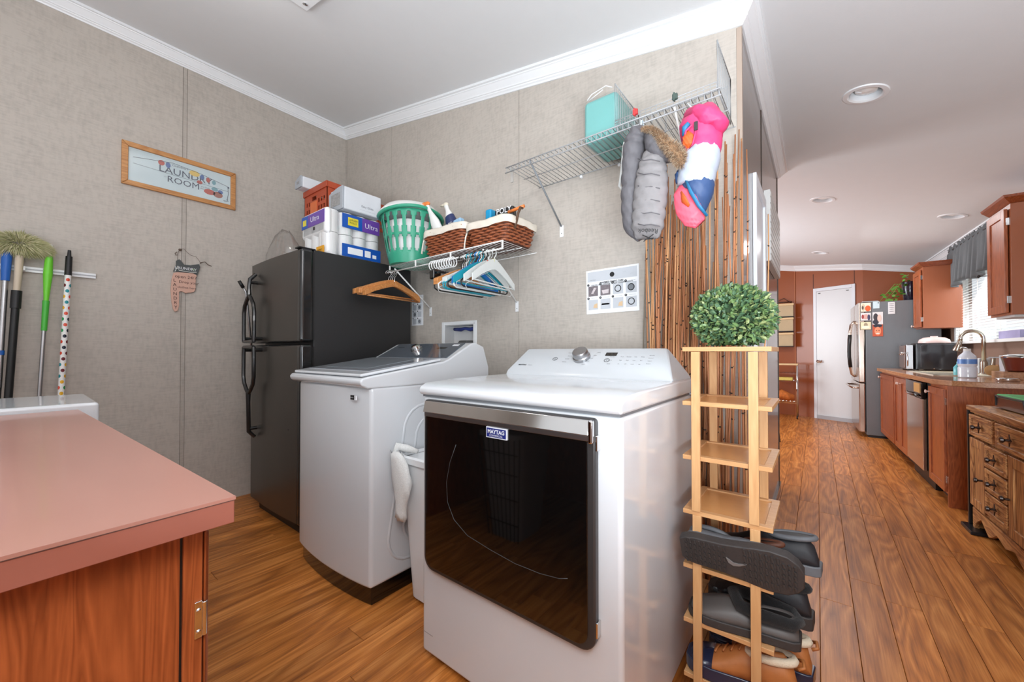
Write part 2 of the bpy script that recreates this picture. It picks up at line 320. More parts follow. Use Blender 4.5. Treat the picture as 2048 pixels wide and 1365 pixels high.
lab = ['recessed ceiling downlight nearest the camera, above the corridor', 'recessed downlight straight beyond the nearest one, above the middle of the kitchen aisle', 'recessed ceiling downlight close to the grey window valance', 'farthest small recessed downlight, above the pantry door']
BULB = mat('reflector_bulb', (238, 238, 236), .2, coat=.4)
for i, c in enumerate(cans):
    t = thing('recessed_light', lab[i], 'ceiling light', c-NC*.006, group='recessed downlights in the kitchen ceiling')
    MB().lathe(c, [(.1, .0), (.097, -.006), (.078, -.007), (.07, -.001), (.066, .05), (.075, .09), (.077, .09), (.072, .05), (.076, .004)], 32, axis=NC, cap=False).build('trim_ring', TRIM, t, smooth=True)
    MB().lathe(c, [(.0, .1), (.077, .1), (.077, .092), (.0, .091)], 24, axis=NC).build('can', mat('can_grey', (170, 170, 170), .4), t)
    MB().lathe(c, [(.018, .092), (.03, .07), (.052, .03), (.048, .018), (.02, .009), (.001, .006)], 24, axis=NC).build('bulb', BULB, t, smooth=True)
# crown moulding
def crown(name, pts, hgt=.085, out=.07):
    prof = [(0, 0), (.008, 0), (.012, .008), (.02, .014), (.022, .02), (.028, .022), (.03, .03), (.052, .06), (.056, .062), (.058, .068), (.07, .07), (.07, .085), (0, .085)]
    P2 = [Vector(p) for p in pts]; n = len(P2); rings = []
    for i in range(n):
        ns = []
        if i: d = (P2[i]-P2[i-1]).normalized(); ns.append(Vector((d.y, -d.x)))
        if i < n-1: d = (P2[i+1]-P2[i]).normalized(); ns.append(Vector((d.y, -d.x)))
        if len(ns) == 2: b = (ns[0]+ns[1]); b = b/(b.dot(ns[0])) 
        else: b = ns[0]
        rings.append([(P2[i].x+b.x*u, P2[i].y+b.y*u, zc(P2[i].x+b.x*u)+v) for u, v in prof])
    return struct(MB().loft(rings), name, TRIM, smooth=True, angle=20)
crown('trim_1', [(XL, -2.6), (XL, YB), (XS, YB), (XS, YE), (-4.3, YE)][:4]+[(-4.3, YE)])
crown('trim_2', [(-4.3, 8.5), (-.3, 8.5), (.56, 8.08), (KW(8.08), 8.08), (KW(-2.6), -2.6)])
# wall panel battens
for x in (-2.801, -1.46): MB().box(x-.004, x+.004, YB-.003, YB, .0, zc(x)).build('batten', BATTEN, wb, bevel=.001)
MB().box(XL, XL+.003, .7145, .7355, 0, zc(XL)).build('batten', BATTEN, wl)
GRV = mat('groove_line', (120, 112, 104), .7)
for y in (.712, .7355): MB().box(XL, XL+.0012, y, y+.0025, 0, zc(XL)).build('groove', GRV, wl)
MB().box(-1.4655, -1.463, YB-.0012, YB, .0, zc(-1.46)).build('groove', GRV, wb)
MB().box(XL, XL+.012, YB-.012, YB, 0, zc(XL)).build('corner_batten', BATTEN, wb, bevel=.003)
MB().box(XS-.018, XS+.003, YB-.003, YB+.02, 0, zc(XS)-.001).build('corner_batten', mat('taupe_bead', (176, 158, 144), .5), wb, bevel=.002)
MB().box(XS, XS+.003, 2.675, 2.69, 0, zc(XS)).build('batten', mat('taupe_groove', (58, 46, 40), .5), wh)
MB().box(XS, XS+.004, YE-.025, YE+.0, 0, zc(XS)).build('corner_batten', mat('taupe_edge', (72, 54, 44), .5), wh)
MB().box(XS, XS+.012, YB+.02, 2.26, 0, .07).box(XS, XS+.012, 2.75, YE, 0, .07).build('baseboard', TAUPE, wh)
# door in the corridor wall
d1 = thing('door_1', 'narrow white door with white casing beside the tall dried sticks', 'door', (XS, 2.5, 0)); d1['kind'] = 'structure'; del d1['category']
CAS = mat('door_white', (226, 230, 236), .35, var=.01)
MB().box(XS, XS+.018, 2.274, 2.325, 0, 2.02).box(XS, XS+.018, 2.69, 2.742, 0, 2.02).box(XS, XS+.018, 2.3252, 2.6898, 1.965, 2.02).build('casing', CAS, d1, bevel=.003)
MB().box(XS, XS+.006, 2.325, 2.69, .01, 1.965).build('door_slab', CAS, d1)
# far door in the diagonal wall
A = Vector((-.3, 8.5)); B = Vector((.56, 8.08)); dd = (B-A).normalized(); nn = Vector((-dd.y, dd.x))*-1
MD = Matrix(((dd.x, -nn.x*-1, 0, A.x), (dd.y, -nn.y*-1, 0, A.y), (0, 0, 1, 0), (0, 0, 0, 1)))
MD = Matrix(((dd.x, nn.x, 0, A.x), (dd.y, nn.y, 0, A.y), (0, 0, 1, 0), (0, 0, 0, 1)))   # local: s along the wall, n into the room
LD = (B-A).length
s0, s1 = .285, .865
d2 = thing('door_2', 'plain white pantry door in the diagonal brown wall behind the steel fridge', 'door', (A.x+dd.x*.57, A.y+dd.y*.57, 0)); d2['kind'] = 'structure'; del d2['category']
MB(MD).box(s0, s0+.045, 0, .02, 0, 2.19).box(s1-.045, s1, 0, .02, 0, 2.19).box(s0+.0452, s1-.0452, 0, .02, 2.135, 2.19).build('casing', CAS, d2, bevel=.003)
sl = MB(MD).box(s0+.045, s1-.045, 0, .012, .02, 2.132).build('door_slab', mat('door_slab_white', (222, 224, 226), .3, var=.01), d2)
MB(MD).box(s0+.045, s1-.02, .0, .03, 0, .06).build('threshold', mat('threshold_grey', (176, 176, 180), .4), d2)
k = MB(MD); k.lathe((s0+.09, .012, .96), [(.028, 0), (.028, .006), (.01, .012), (.01, .035), (.026, .045), (.026, .06), (.001, .068)], 16, axis=(0, 1, 0)).build('door_handle', CHROME, sl, smooth=True)
for sx in (s0+.09, s1-.1): MB(MD).cbox((sx, .016, 2.1), (.03, .008, .012)).build('catch', DARKG, sl)
for s in (.28, .85): MB(MD).box(s-.004, s+.004, 0, .004, 2.19, 2.44).build('batten', mat('brown_groove', (88, 46, 28), .5), bpy.data.objects['wall_diagonal'])
MB().box(-.315, -.3, 8.488, 8.5, 0, zc(-.3)).build('corner_batten', mat('brown_bead', (178, 106, 66), .4), bpy.data.objects['wall_far'])
# ------------------------------------------------------------- laundry ceiling lamp (just above the frame)
lp = Vector((-1.97, .60, zt(-1.97)))
t = thing('ceiling_lamp', 'white ceiling lamp with a small square base, cut by the top edge of the photo', 'ceiling light', lp)
a = math.atan(K0); R_ = Matrix.Translation(lp) @ Matrix.Rotation(-a, 4, 'Y')
MB(R_).box(-.165, .165, -.345, .345, -.028, -.001).build('base', TRIM, t, bevel=.006)
for sx in (-1, 1): MB(R_).lathe((sx*.11, .31, -.028), [(.012, 0), (.012, -.004), (.004, -.007)], 12).build('screw_cap', CHROME, t)
gm = mat('lamp_glass', (255, 248, 238), .3, emit=LAMP)
g = MB(R_); g.lathe((0, -.16, -.03), [(.06, 0), (.08, -.015), (.10, -.045), (.105, -.08), (.09, -.11), (.05, -.13), (.001, -.135)], 28); g.build('glass_shade', gm, t, smooth='all')
# ------------------------------------------------------------- black refrigerator
fr = thing('refrigerator', 'black top-freezer refrigerator with forked black handles against the back wall', 'refrigerator', (-2.83, 1.5, 0))
MB().box(-3.2, -2.445, 1.13, 1.86, .03, 1.752).build('cabinet', FRIDGEC, fr, bevel=.006)
MB().box(-3.17, -2.47, 1.09, 1.8, .0, .045).build('base_grille', BLACKM, fr)
BLKEDGE = mat('door_edge_black', (30, 30, 31), .18, var=.05, coat=.4)
def fdoor(z0, z1):
    d = MB(); xs = [-3.215, -3.19]+[-3.19+i*.09 for i in range(1, 8)]+[-2.47]
    d.box(-3.215, -2.425, 1.045, 1.122, z0, z1).build
    o = d.build('door', BLKEDGE, fr, bevel=.02, segs=4)
    p = MB(); n = 12; pts = []
    for i in range(n+1):
        x = -3.2+(.74)*i/n; pts.append((x, 1.0435-.012*math.sin(PI*i/n)))
    q = [(x, y) for x, y in pts]+[(x, 1.05) for x, y in reversed(pts)]
    p.prism(q, z0+.012, z1-.012, 'Z').build('door_skin', FRIDGEB, o, smooth=True)
    MB().box(-3.2, -2.44, 1.12, 1.132, z0+.015, z1-.015).build('gasket', BLACKM, o)
    return o
dl = fdoor(.075, 1.166); du = fdoor(1.178, 1.748)
dl['label'] = 'tall lower fridge door'; du['label'] = 'freezer door'
HB = mat('handle_black', (22, 22, 23), .3, var=.05, coat=.3)
def handle(zs, d):
    xm = -3.075; s = 1 if zs == 'up' else -1; z0 = 1.19 if s > 0 else 1.152
    def Z(v): return z0+s*v
    m = MB(); y = .985
    L = [(-3.165, y+.0, Z(0)), (-3.17, y, Z(.05)), (-3.17, y, Z(.2)), (-3.155, y, Z(.25)), (-3.11, y, Z(.295)), (xm, y, Z(.32))]
    Rr = [(-2.985, y, Z(0)), (-2.98, y, Z(.05)), (-2.98, y, Z(.2)), (-2.995, y, Z(.25)), (-3.04, y, Z(.295)), (xm, y, Z(.32))]
    m.tube(L, .0125, 8); m.tube(Rr, .0125, 8); m.tube([L[0], Rr[0]], .0115, 8)
    e = .47 if s > 0 else .62
    m.tube([(xm, y, Z(.315)), (xm, y, Z(.38)), (xm, y+.005, Z(e-.04)), (xm, y+.04, Z(e))], [.016, .0135, .0135, .012], 8)
    m.tube([(xm, y+.005, Z(e-.06)), (xm, 1.045, Z(e-.06))], .012, 8)
    for xx in (-3.168, -2.982): m.tube([(xx, y, Z(.02)), (xx, 1.045, Z(.02))], .012, 8)
    m.build('handle', HB, d, smooth=True)
handle('up', du); handle('dn', dl)
MB().box(-2.50, -2.44, 1.04, 1.14, 1.748, 1.756).build('hinge', BLACKM, fr, bevel=.003)
MB().lathe((-2.56, 1.034, .64), [(.006, 0), (.001, -.004)], 10, axis=(0, -1, 0)).build('screw_plug', BLACKM, fr)
# ------------------------------------------------------------- washer
wa = thing('washing_machine', 'white top-loading washing machine with grey glass lid, between the black fridge and the dryer', 'washing machine', (-1.89, 1.35, 0))
def washplan(x0, x1, y0, y1, bulge, n=14, rc=.02):
    p = [(x0+(x1-x0)*i/n, y0-bulge*math.sin(PI*i/n)**.8) for i in range(n+1)]; return p+[(x1, y1), (x0, y1)]
MB().prism(washplan(-2.236, -1.54, .962, 1.72, .03), .078, .962, 'Z').build('body', WHITE, wa, bevel=.016, segs=4)
MB().prism(washplan(-2.215, -1.552, .975, 1.7, .03), .0, .08, 'Z').build('base_skirt', BLACKG, wa, bevel=.006)
top = [(.945, .958), (.915, .972), (.908, .99), (.918, 1.004), (.95, 1.01), (1.38, 1.068), (1.42, 1.082), (1.585, 1.166), (1.62, 1.172), (1.69, 1.15), (1.735, 1.03), (1.735, .958)]
MB().prism([(a, b) for a, b in top], -2.24, -1.537, 'X').build('top_cover', WHITE, wa, bevel=.012, segs=3)
def slab(p, q, x0, x1, lift, th, x0b=None, x1b=None):
    d = Vector((q[0]-p[0], q[1]-p[1])).normalized(); n = Vector((-d.y, d.x)); x0b = x0 if x0b is None else x0b; x1b = x1 if x1b is None else x1b
    vs = []
    for l in (lift-th, lift):
        vs += [(x0, p[0]+n.x*l, p[1]+n.y*l), (x1, p[0]+n.x*l, p[1]+n.y*l), (x1b, q[0]+n.x*l, q[1]+n.y*l), (x0b, q[0]+n.x*l, q[1]+n.y*l)]
    return vs, [(0, 3, 2, 1), (4, 5, 6, 7), (0, 1, 5, 4), (1, 2, 6, 5), (2, 3, 7, 6), (3, 0, 4, 7)]
lid = MB().add(*slab((.925, 1.006), (1.385, 1.069), -2.215, -1.56, .016, .014)).build('lid', WHITE, wa, bevel=.007, segs=3)
MB().add(*slab((.99, 1.015), (1.375, 1.0678), -2.19, -1.60, .018, .004, -2.19, -1.585)).build('lid_glass', mat('lid_glass_light', (156, 162, 170), .1, coat=.5), lid, bevel=.003)
MB().add(*slab((1.045, 1.0225), (1.32, 1.0604), -2.10, -1.70, .0186, .003)).build('lid_window', mat('lid_window', (150, 158, 166), .12, var=.1, coat=.5), lid, bevel=.002)
con = MB().add(*slab((1.425, 1.0845), (1.588, 1.168), -2.21, -1.565, .003, .006, -2.2, -1.585)).build('control_panel', GREYGL, wa, bevel=.003)
ds = Vector((0, 1.588-1.425, 1.168-1.0845)).normalized(); nsr = Vector((0, -ds.z, ds.y))
def onpan(x, s, l=.003): return Vector((x, 1.425, 1.0845))+ds*s+nsr*l
MB().lathe(onpan(-1.93, .1), [(.036, 0), (.036, .006), (.03, .008), (.027, .026), (.022, .03), (.001, .0305)], 28, axis=nsr).build('dial', CHROME, con, smooth=True)
MB().cbox((0, 0, 0), (.075, .02, .001), M=Matrix.Translation(onpan(-1.72, .12)) @ Vector((0, 0, 1)).rotation_difference(nsr).to_matrix().to_4x4()).build('display', BLACKG, con)
MB().cbox((0, 0, 0), (.05, .018, .001), M=Matrix.Translation(onpan(-1.635, .155)) @ Vector((0, 0, 1)).rotation_difference(nsr).to_matrix().to_4x4()).build('sticker', PAPER, con)
mb = MB(); mb.text('SAMSUNG', .014, onpan(-2.12, .13), (1, 0, 0), ds).build('lettering', INK, con)
mb = MB(); mb.box(-1.655, -1.625, .9295, .934, .905, .925, 0); mb.box(-1.622, -1.607, .9295, .934, .905, .925, 1)
mb.text('INVERTER', .006, (-1.64, .929, .915), (1, 0, 0), (0, 0, 1), m=1).text('E', .012, (-1.6145, .929, .915), (1, 0, 0), (0, 0, 1), m=0).build('energy_sticker', [INK, PAPER], wa)
em = MB()
for k, (a, b, zb, ztp) in enumerate(((1.075, 1.66, .14, .86), (1.155, 1.6, .2, .8), (1.235, 1.54, .3, .73))):
    r = .12-.02*k; pts = []
    for cx_, cz_, a0 in ((b-r, ztp-r, 0), (a+r*1.5, ztp-r, 90), (a+r*.8, zb+r, 180), (b-r, zb+r, 270)):
        for q in range(6): an = math.radians(a0+q*18); pts.append((-1.5485, cx_+r*math.cos(an), cz_+r*math.sin(an)))
    em.tube(pts, .0115, 10, closed=True, flat=1)
em.build('side_embossing', WHITE, wa, smooth='all')
# ------------------------------------------------------------- dryer
dr = thing('dryer', 'white front-loading dryer with a large black glass door, nearest appliance', 'dryer', (-.77, 1.28, 0))
DX0, DX1, DY0, DY1 = -1.157, -.385, .935, 1.63
MB().box(DX0, DX1, DY0, DY1, .02, .957).build('body', WHITE, dr, bevel=.014, segs=4)
for x in (DX0+.06, DX1-.06):
    for y in (1.0, 1.56): MB().lathe((x, y, .0), [(.02, 0), (.02, .01), (.01, .012), (.01, .03)], 12).build('foot', BLACKM, dr)
tp = [(DY0-.008, .962), (DY0-.018, .975), (DY0-.014, .99), (DY0+.012, 1.004), (1.1, 1.012), (1.42, 1.016), (1.63, 1.016), (1.63, .962)]
MB().prism(tp, DX0-.004, DX1+.004, 'X').build('top_cover', WHITE, dr, bevel=.013, segs=4)
MB().box(DX0+.004, DX1-.004, DY0-.001, DY1, .955, .9635).build('top_seam', mat('seam_grey', (120, 122, 126), .5), dr)
cb = MB(); y0, y1 = 1.415, 1.655
bot = [(DX0+.004, y0, 1.012), (DX1-.012, y0, 1.012), (DX1-.0, y1, 1.0), (DX0+.0, y1, 1.0)]; mid = [(DX0+.006, y0+.012, 1.034), (DX1-.02, y0+.012, 1.034), (DX1-.02, y1, 1.034), (DX0+.006, y1, 1.034)]
tpq = [(DX0+.03, 1.562, 1.132), (-.455, 1.562, 1.132), (-.47, 1.6, 1.134), (DX0+.04, 1.6, 1.134)]
cn = cb.loft([bot, mid, tpq]).build('control_console', mat('console_silver', (196, 200, 204), .28, var=.01, coat=.2), dr, bevel=.008, segs=3)
fd = Vector((0, 1.562-(y0+.012), 1.132-1.034)).normalized(); fn = Vector((0, -fd.z, fd.y))
def oncon(x, s, l=.0008): return Vector((x, y0+.012, 1.034))+fd*s+fn*l
MB().lathe(oncon(-.80, .10), [(.038, 0), (.038, .012), (.034, .016), (.034, .034), (.031, .038), (.001, .0385)], 36, axis=fn).build('dial', STEEL, cn, smooth=True)
RQ = Vector((0, 0, 1)).rotation_difference(fn).to_matrix().to_4x4()
MB().cbox((0, 0, 0), (.05, .022, .001), M=Matrix.Translation(oncon(-.675, .128)) @ RQ).build('display', BLACKG, cn)
lt = MB(); XD = (1, 0, 0)
lt.text('MAYTAG', .011, oncon(-1.085, .042), XD, fd, bold=.0004).text('bravos', .008, oncon(-1.04, .042), XD, fd)
for i, w in enumerate(('Heavy Duty', 'Normal', 'Wrinkle', 'Delicate')): lt.text(w, .0065, oncon(-.85-.004*i, .135-.022*i), XD, fd, align='RIGHT')
for i, w in enumerate(('Steam', 'Bulky', 'Sheets', 'Timed', 'Quick')): lt.text(w, .0065, oncon(-.735-.01*i, .14-.021*i), XD, fd)
for i in range(3):
    for j in range(5): lt.text(('Dryness', 'More', 'Normal', 'Less', 'Damp')[j] if i == 0 else ('Temp', 'High', 'Med', 'Low', 'Eco')[j] if i == 1 else ('Signal', 'On', 'Off', 'Lock', 'Set')[j], .0062, oncon(-.66+.028*j+(.01 if j else -.005), .11-.024*i), XD, fd)
for j in range(4): lt.text(('Wrinkle', 'Control', 'Steam', 'Reduce')[j], .006, oncon(-.505, .12-.018*j), XD, fd)
lt.build('lettering', INK, cn)
for x, tx in ((-.93, 'G'), (-.68, 'P')):
    q = MB(); c = oncon(x, .09 if x < -.8 else .085); pts = [c+fn*.001+Vector((1, 0, 0))*.011*math.cos(a*PI/8)+fd*.011*math.sin(a*PI/8) for a in range(16)]
    q.tube(pts, .0009, 5, closed=True); q.text(tx, .012, c, XD, fd); q.build('button', INK, cn)
# door
def rrect(x0, x1, z0, z1, rb, rt, n=6):
    pts = []
    for cx_, cz_, a0, r in ((x1-rt, z1-rt, 0, rt), (x0+rt, z1-rt, 90, rt), (x0+rb, z0+rb, 180, rb), (x1-rb, z0+rb, 270, rb)):
        for k in range(n+1): an = math.radians(a0+90*k/n); pts.append((cx_+r*math.cos(an), cz_+r*math.sin(an)))
    return pts
door = MB().prism(rrect(-1.12, -.448, .345, .948, .045, .012), .912, .936, 'Y').build('door', DARKG, dr, bevel=.006, segs=3)
GLB = mat('door_glass_black', (10, 9, 9), .035, var=.05, coat=1)
MB().prism(rrect(-1.107, -.468, .36, .90, .035, .004), .9085, .913, 'Y').build('door_glass', GLB, door, bevel=.0015)
MB().prism([(.8995, .905), (.9125, .905), (.9125, .944), (.9085, .944)], -1.112, -.462, 'X').build('chrome_strip', CHROME, door, bevel=.005, segs=3)
MB().box(-.462, -.449, .898, .914, .885, .946).build('chrome_corner', CHROME, door, bevel=.005, segs=3)
MB().box(-1.112, -.462, .906, .912, .889, .905).build('strip_lower_band', STEEL, door, bevel=.002)  # thin steel band below the chrome strip
pts = [PY(x, y, .9083) for x, y in ((912, 890), (900, 925), (893, 965), (895, 1005), (908, 1040), (935, 1072), (980, 1100), (1030, 1128), (1080, 1148), (1118, 1158), (1135, 1158))]
MB().tube(pts, .0010, 6).build('window_rim', mat('rim_grey', (70, 70, 72), .3, .3), door, smooth='all')
bp_ = PY(993, 867, .905); bx_, bz_ = bp_.x, bp_.z
bd = MB(); bd.box(bx_-.041, bx_+.041, .9035, .9085, bz_-.0165, bz_+.0165, 1); bd.box(bx_-.038, bx_+.038, .9025, .904, bz_-.0135, bz_+.0135, 0); bd.text('MAYTAG', .0165, (bx_, .9024, bz_+.003), (1, 0, 0), (0, 0, 1), m=1, bold=.0005).text('COMMERCIAL', .0085, (bx_, .9024, bz_-.0085), (1, 0, 0), (0, 0, 1), m=1)
bd.build('badge', [mat('badge_blue', (34, 42, 112), .3), mat('badge_silver', (214, 216, 222), .3)], door)
for z in (.885, .41): MB().box(-.449, -.443, .915, .937, z-.02, z+.02).build('hinge', CHROME, door, bevel=.002)
MB().box(DX0+.01, DX0+.06, DY0-.0006, DY0, .093, .0955).build('vent_line', mat('line_grey', (150, 152, 156), .5), dr)
MB().box(DX1-.01, DX1+.02, 1.60, 1.66, .955, .962).build('rear_flange', WHITE, dr, bevel=.002)
# ------------------------------------------------------------- hamper between the machines
hm = thing('laundry_hamper', 'tall white plastic hamper squeezed between washing machine and dryer', 'hamper', (-1.36, 1.3, 0))
hb = MB(); X0, X1, Y0, Y1 = -1.5, -1.2, 1.08, 1.5
def rr2(x0, x1, y0, y1, z, r=.05, n=4): return [(a, b, z) for a, b in rrect(x0, x1, y0, y1, r, r, n)]
hb.loft([rr2(X0+.03, X1-.03, Y0+.03, Y1-.03, .02), rr2(X0+.02, X1-.02, Y0+.02, Y1-.02, .0), rr2(X0+.035, X1-.035, Y0+.035, Y1-.035, 0)][:1]+[rr2(X0+.012, X1-.012, Y0+.012, Y1-.012, .35), rr2(X0, X1, Y0, Y1, .64), rr2(X0+.01, X1-.01, Y0+.01, Y1-.01, .64), rr2(X0+.02, X1-.02, Y0+.02, Y1-.02, .35), rr2(X0+.04, X1-.04, Y0+.04, Y1-.04, .03)])
hb.build('body', WPLAS, hm, smooth=True)
MB().loft([rr2(X0-.012, X1+.012, Y0-.012, Y1+.012, .625), rr2(X0-.012, X1+.012, Y0-.012, Y1+.012, .65), rr2(X0, X1, Y0, Y1, .655), rr2(X0+.004, X1-.004, Y0+.004, Y1-.004, .64)]).build('rim', WPLAS, hm, smooth=True)
sl = MB()
for i in range(7):
    for j in range(2): sl.box(X1-.05+j*.022, X1-.035+j*.022, Y0+.005+(6-i)*.0012, Y0+.02, .2+i*.055, .235+i*.055)
sl.build('slots', BLACKM, hm)
NET = mat('net_fabric', (226, 226, 224), .9, var=.12, vs=180, bump=.9, bs=300)
nb = MB(); rings = []
for i in range(12):
    t_ = i/11; w = .034+.036*math.sin(PI*min(1, t_*1.3))*(1-t_*.25); cx_ = -1.475+.02*math.sin(t_*4)+.05*t_; cz_ = .672-.28*t_
    rings.append([(cx_+w*math.cos(2*PI*k/12)*(1+.12*math.sin(k*3+i)), 1.045+.018*math.sin(2*PI*k/12), cz_+.012*math.sin(k*2+i)) for k in range(12)])
tn = nb.loft(rings); nb.tube([(-1.49, 1.05, .66), (-1.5, 1.07, .69), (-1.47, 1.1, .68), (-1.42, 1.12, .67)], [.014, .02, .018, .01], 8)
o = nb.build('net_laundry_bag', NET, None, smooth='all', origin=(-1.46, 1.05, .4)); tag(o, 'white net laundry bag hanging over the front rim of the hamper', 'laundry bag')
# ------------------------------------------------------------- island counter and white cabinet at the left
isl = thing('counter_unit', 'cherry cabinet with a terracotta-pink laminate top, cut by the left edge of the photo', 'counter', (-1.4, -.3, 0))
IM = Matrix.Translation((-.668, .198, 0)) @ Matrix.Rotation(.0405, 4, 'Z') @ Matrix.Translation((.668, -.185, 0))
ct = MB(IM).box(-2.12, -.668, -.80, .185, .872, .905).build('worktop', REDEDGE, isl, bevel=.0015)
MB(IM).box(-2.12, -.667, -.80, .186, .9055, .91).build('laminate_sheet', REDLAM, ct)
MB(IM).box(-2.119, -.6672, -.80, .1855, .9045, .9057).build('laminate_line', mat('edge_line', (92, 66, 60), .6), ct)
MB(IM).box(-.722, -.703, -.78, .1315, .0, .872).build('end_panel', CHERRY, isl)
MB(IM).box(-.722, -.699, .1345, .157, .0, .868).build('face_stile', CHERRY, isl, bevel=.002)
MB(IM).box(-.722, -.7045, .1305, .1355, 0, .87).build('groove', BLACKM, isl)
MB(IM).box(-.76, -.701, .1585, .165, .06, .86).build('door_stile', CHERRY, isl, bevel=.004)
h = MB(IM); h.box(-.6995, -.6965, .147, .156, .712, .764); h.tube([(-.697, .1585, .714), (-.697, .1585, .762)], .0035, 8)
h.build('hinge', CHROME, isl, bevel=.001, label='chrome hinge')
for z in (.752, .722): MB(IM).lathe((-.6965, .1515, z-.0), [(.003, 0), (.001, .0015)], 8, axis=(1, 0, 0)).build('screw', CHROME, isl)
MB(IM).box(-2.1, -.72, -.78, -.76, 0, .872).build('back_panel', CHERRY, isl)
MB(IM).box(-2.1, -2.08, -.78, .13, 0, .872).build('side_panel', CHERRY, isl)
MB(IM).box(-2.08, -.722, .115, .135, .80, .872).build('apron', CHERRYX, isl)
wc = MB().box(-2.62, -2.128, -.75, .195, .0, .93).build('white_cabinet', WHITE, None, bevel=.012, segs=3, origin=(-2.37, -.3, 0)); tag(wc, 'white enamel cabinet top showing behind the terracotta worktop, under the brooms', 'cabinet')
# items stored under the counter, seen mirrored in the dryer door
bk = thing('wire_hamper', 'grey basket hamper under the counter, seen only as a reflection in the dryer door', 'hamper', (-1.5, -.1, 0))
GB = mat('grey_fabric', (150, 150, 150), .8, bump=.3)
MB().loft([rr2(-1.6, -1.38, -.26, .0, .0), rr2(-1.65, -1.33, -.31, .05, .62), rr2(-1.64, -1.34, -.3, .04, .62), rr2(-1.59, -1.39, -.25, -.01, .02)]).build('liner', GB, bk, smooth=True)
fm = MB()
for i in range(9):
    x = -1.65+.04*i; fm.tube([(x*.7-1.49*.3, .004, .0), (x, .053, .62)], .003, 5)
for z in (.1, .25, .4, .52): fm.tube([(-1.6-.05*z, .002+.08*z, z), (-1.38+.05*z, .002+.08*z, z)], .003, 5)
fm.build('wire_frame', BLACKM, bk)
MB().loft([rr2(-1.66, -1.32, -.32, .06, .61), rr2(-1.66, -1.32, -.32, .06, .64), rr2(-1.64, -1.34, -.3, .04, .64), rr2(-1.64, -1.34, -.3, .04, .62)]).build('rim', GB, bk, smooth=True)
# ------------------------------------------------------------- bamboo rack
rk = thing('shoe_rack', 'tall narrow bamboo shoe rack with seven shelves beside the dryer', 'shoe rack', (-.22, 1.45, 0))
RX0, RX1, RY0, RY1 = -.342, -.102, 1.32, 1.585; SZ = [1.135-.1715*i for i in range(7)]
for i, z in enumerate(SZ):
    s = MB(); th = .014; w = .022
    s.box(RX0, RX1, RY0, RY0+w, z-th, z); s.box(RX0, RX1, RY1-w, RY1, z-th, z); s.box(RX0, RX0+w, RY0+w, RY1-w, z-th, z); s.box(RX1-w, RX1, RY0+w, RY1-w, z-th, z)
    o = s.build('shelf', BAMBOO, rk, bevel=.0015)
    MB().box(RX0+w-.002, RX1-w+.002, RY0+w-.002, RY1-w+.002, z-th+.002, z-.0045 if i else z-.001).build('panel', mat('bamboo_panel_%d' % i, (206, 150, 94), .25, var=.05, vs=20, stretch=(1, 12, 12)), o)
for x in (-.302, -.147):
    for y in (RY0-.006, RY1-.008):
        MB().box(x-.0125, x+.0125, y, y+.014, SZ[3]+.0005, SZ[0]-.015).build('post', BAMBOOV, rk, bevel=.001)
        MB().box(x-.0125+.002, x+.0125+.002, y+.0005, y+.0145, 0, SZ[3]-.012).build('post', BAMBOOV, rk, bevel=.001)
# boxwood ball
bc = Vector((-.218, 1.45, 1.135+.098)); RA, RB = .118, .1
bw = thing('boxwood_ball', 'round artificial boxwood ball sitting on top of the bamboo rack', 'artificial plant', (bc.x, bc.y, 1.135))
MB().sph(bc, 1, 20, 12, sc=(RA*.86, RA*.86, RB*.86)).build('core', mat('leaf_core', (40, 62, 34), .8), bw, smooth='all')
LG = [mat('leaf_green_a', (108, 136, 84), .4, var=.12, vs=60), mat('leaf_green_b', (80, 110, 80), .4, var=.12, vs=60), mat('leaf_green_c', (150, 164, 110), .4, var=.1, vs=60)]
def leafmesh(mb, M, L=.019, W=.011, m=0):
    pts = [(0, 0, 0), (L*.3, -W*.42, .0012), (L*.7, -W*.45, .0016), (L, 0, -.001), (L*.7, W*.45, .0016), (L*.3, W*.42, .0012), (L*.5, 0, -.0012)]
    mb.add([tuple(M @ Vector(p)) for p in pts], [(0, 1, 6), (1, 2, 6), (2, 3, 6), (3, 4, 6), (4, 5, 6), (5, 0, 6)], m)
lms = []
for m in LG:
    mb = MB(); leafmesh(mb, Matrix.Identity(4)); o = mb.build('leaf', m); lms.append(o.data); bpy.data.objects.remove(o)
LV = []
N = 3100
for i in range(N):
    ph = i*2.39996+random.random()*.3; zz = 1-2*(i+.5)/N; r_ = math.sqrt(max(0, 1-zz*zz)); n = Vector((r_*math.cos(ph), r_*math.sin(ph), zz))
    k = random.uniform(.88, 1.03); p = Vector((bc.x+n.x*RA*k, bc.y+n.y*RA*k, bc.z+n.z*RB*k))
    if p.z < 1.1365+.006: continue
    d = (n*.75+Vector((random.uniform(-1, 1), random.uniform(-1, 1), random.uniform(-.6, 1)))*.75).normalized()
    q = Vector((1, 0, 0)).rotation_difference(d); M = Matrix.Translation(p-d*.006) @ q.to_matrix().to_4x4() @ Matrix.Rotation(random.uniform(-1.2, 1.2), 4, 'X') @ Matrix.Scale(random.uniform(.75, 1.25), 4)
    if (M @ Vector((.019, 0, 0))).z < 1.137: continue
    LV.append(((p-_C).length-.12*k, M, random.choice((0, 0, 1, 1, 2))))
LV.sort(key=lambda a: a[0]); iw = WM[bw].inverted()
for d_, M, c in LV[:290]:
    o = bpy.data.objects.new('leaf', lms[c]); COL.objects.link(o); o.parent = bw; o.matrix_local = iw @ M
mb = MB()
for d_, M, c in LV[290:]: leafmesh(mb, M, m=c)
o = mb.build('foliage', LG, bw); o['kind'] = 'stuff'
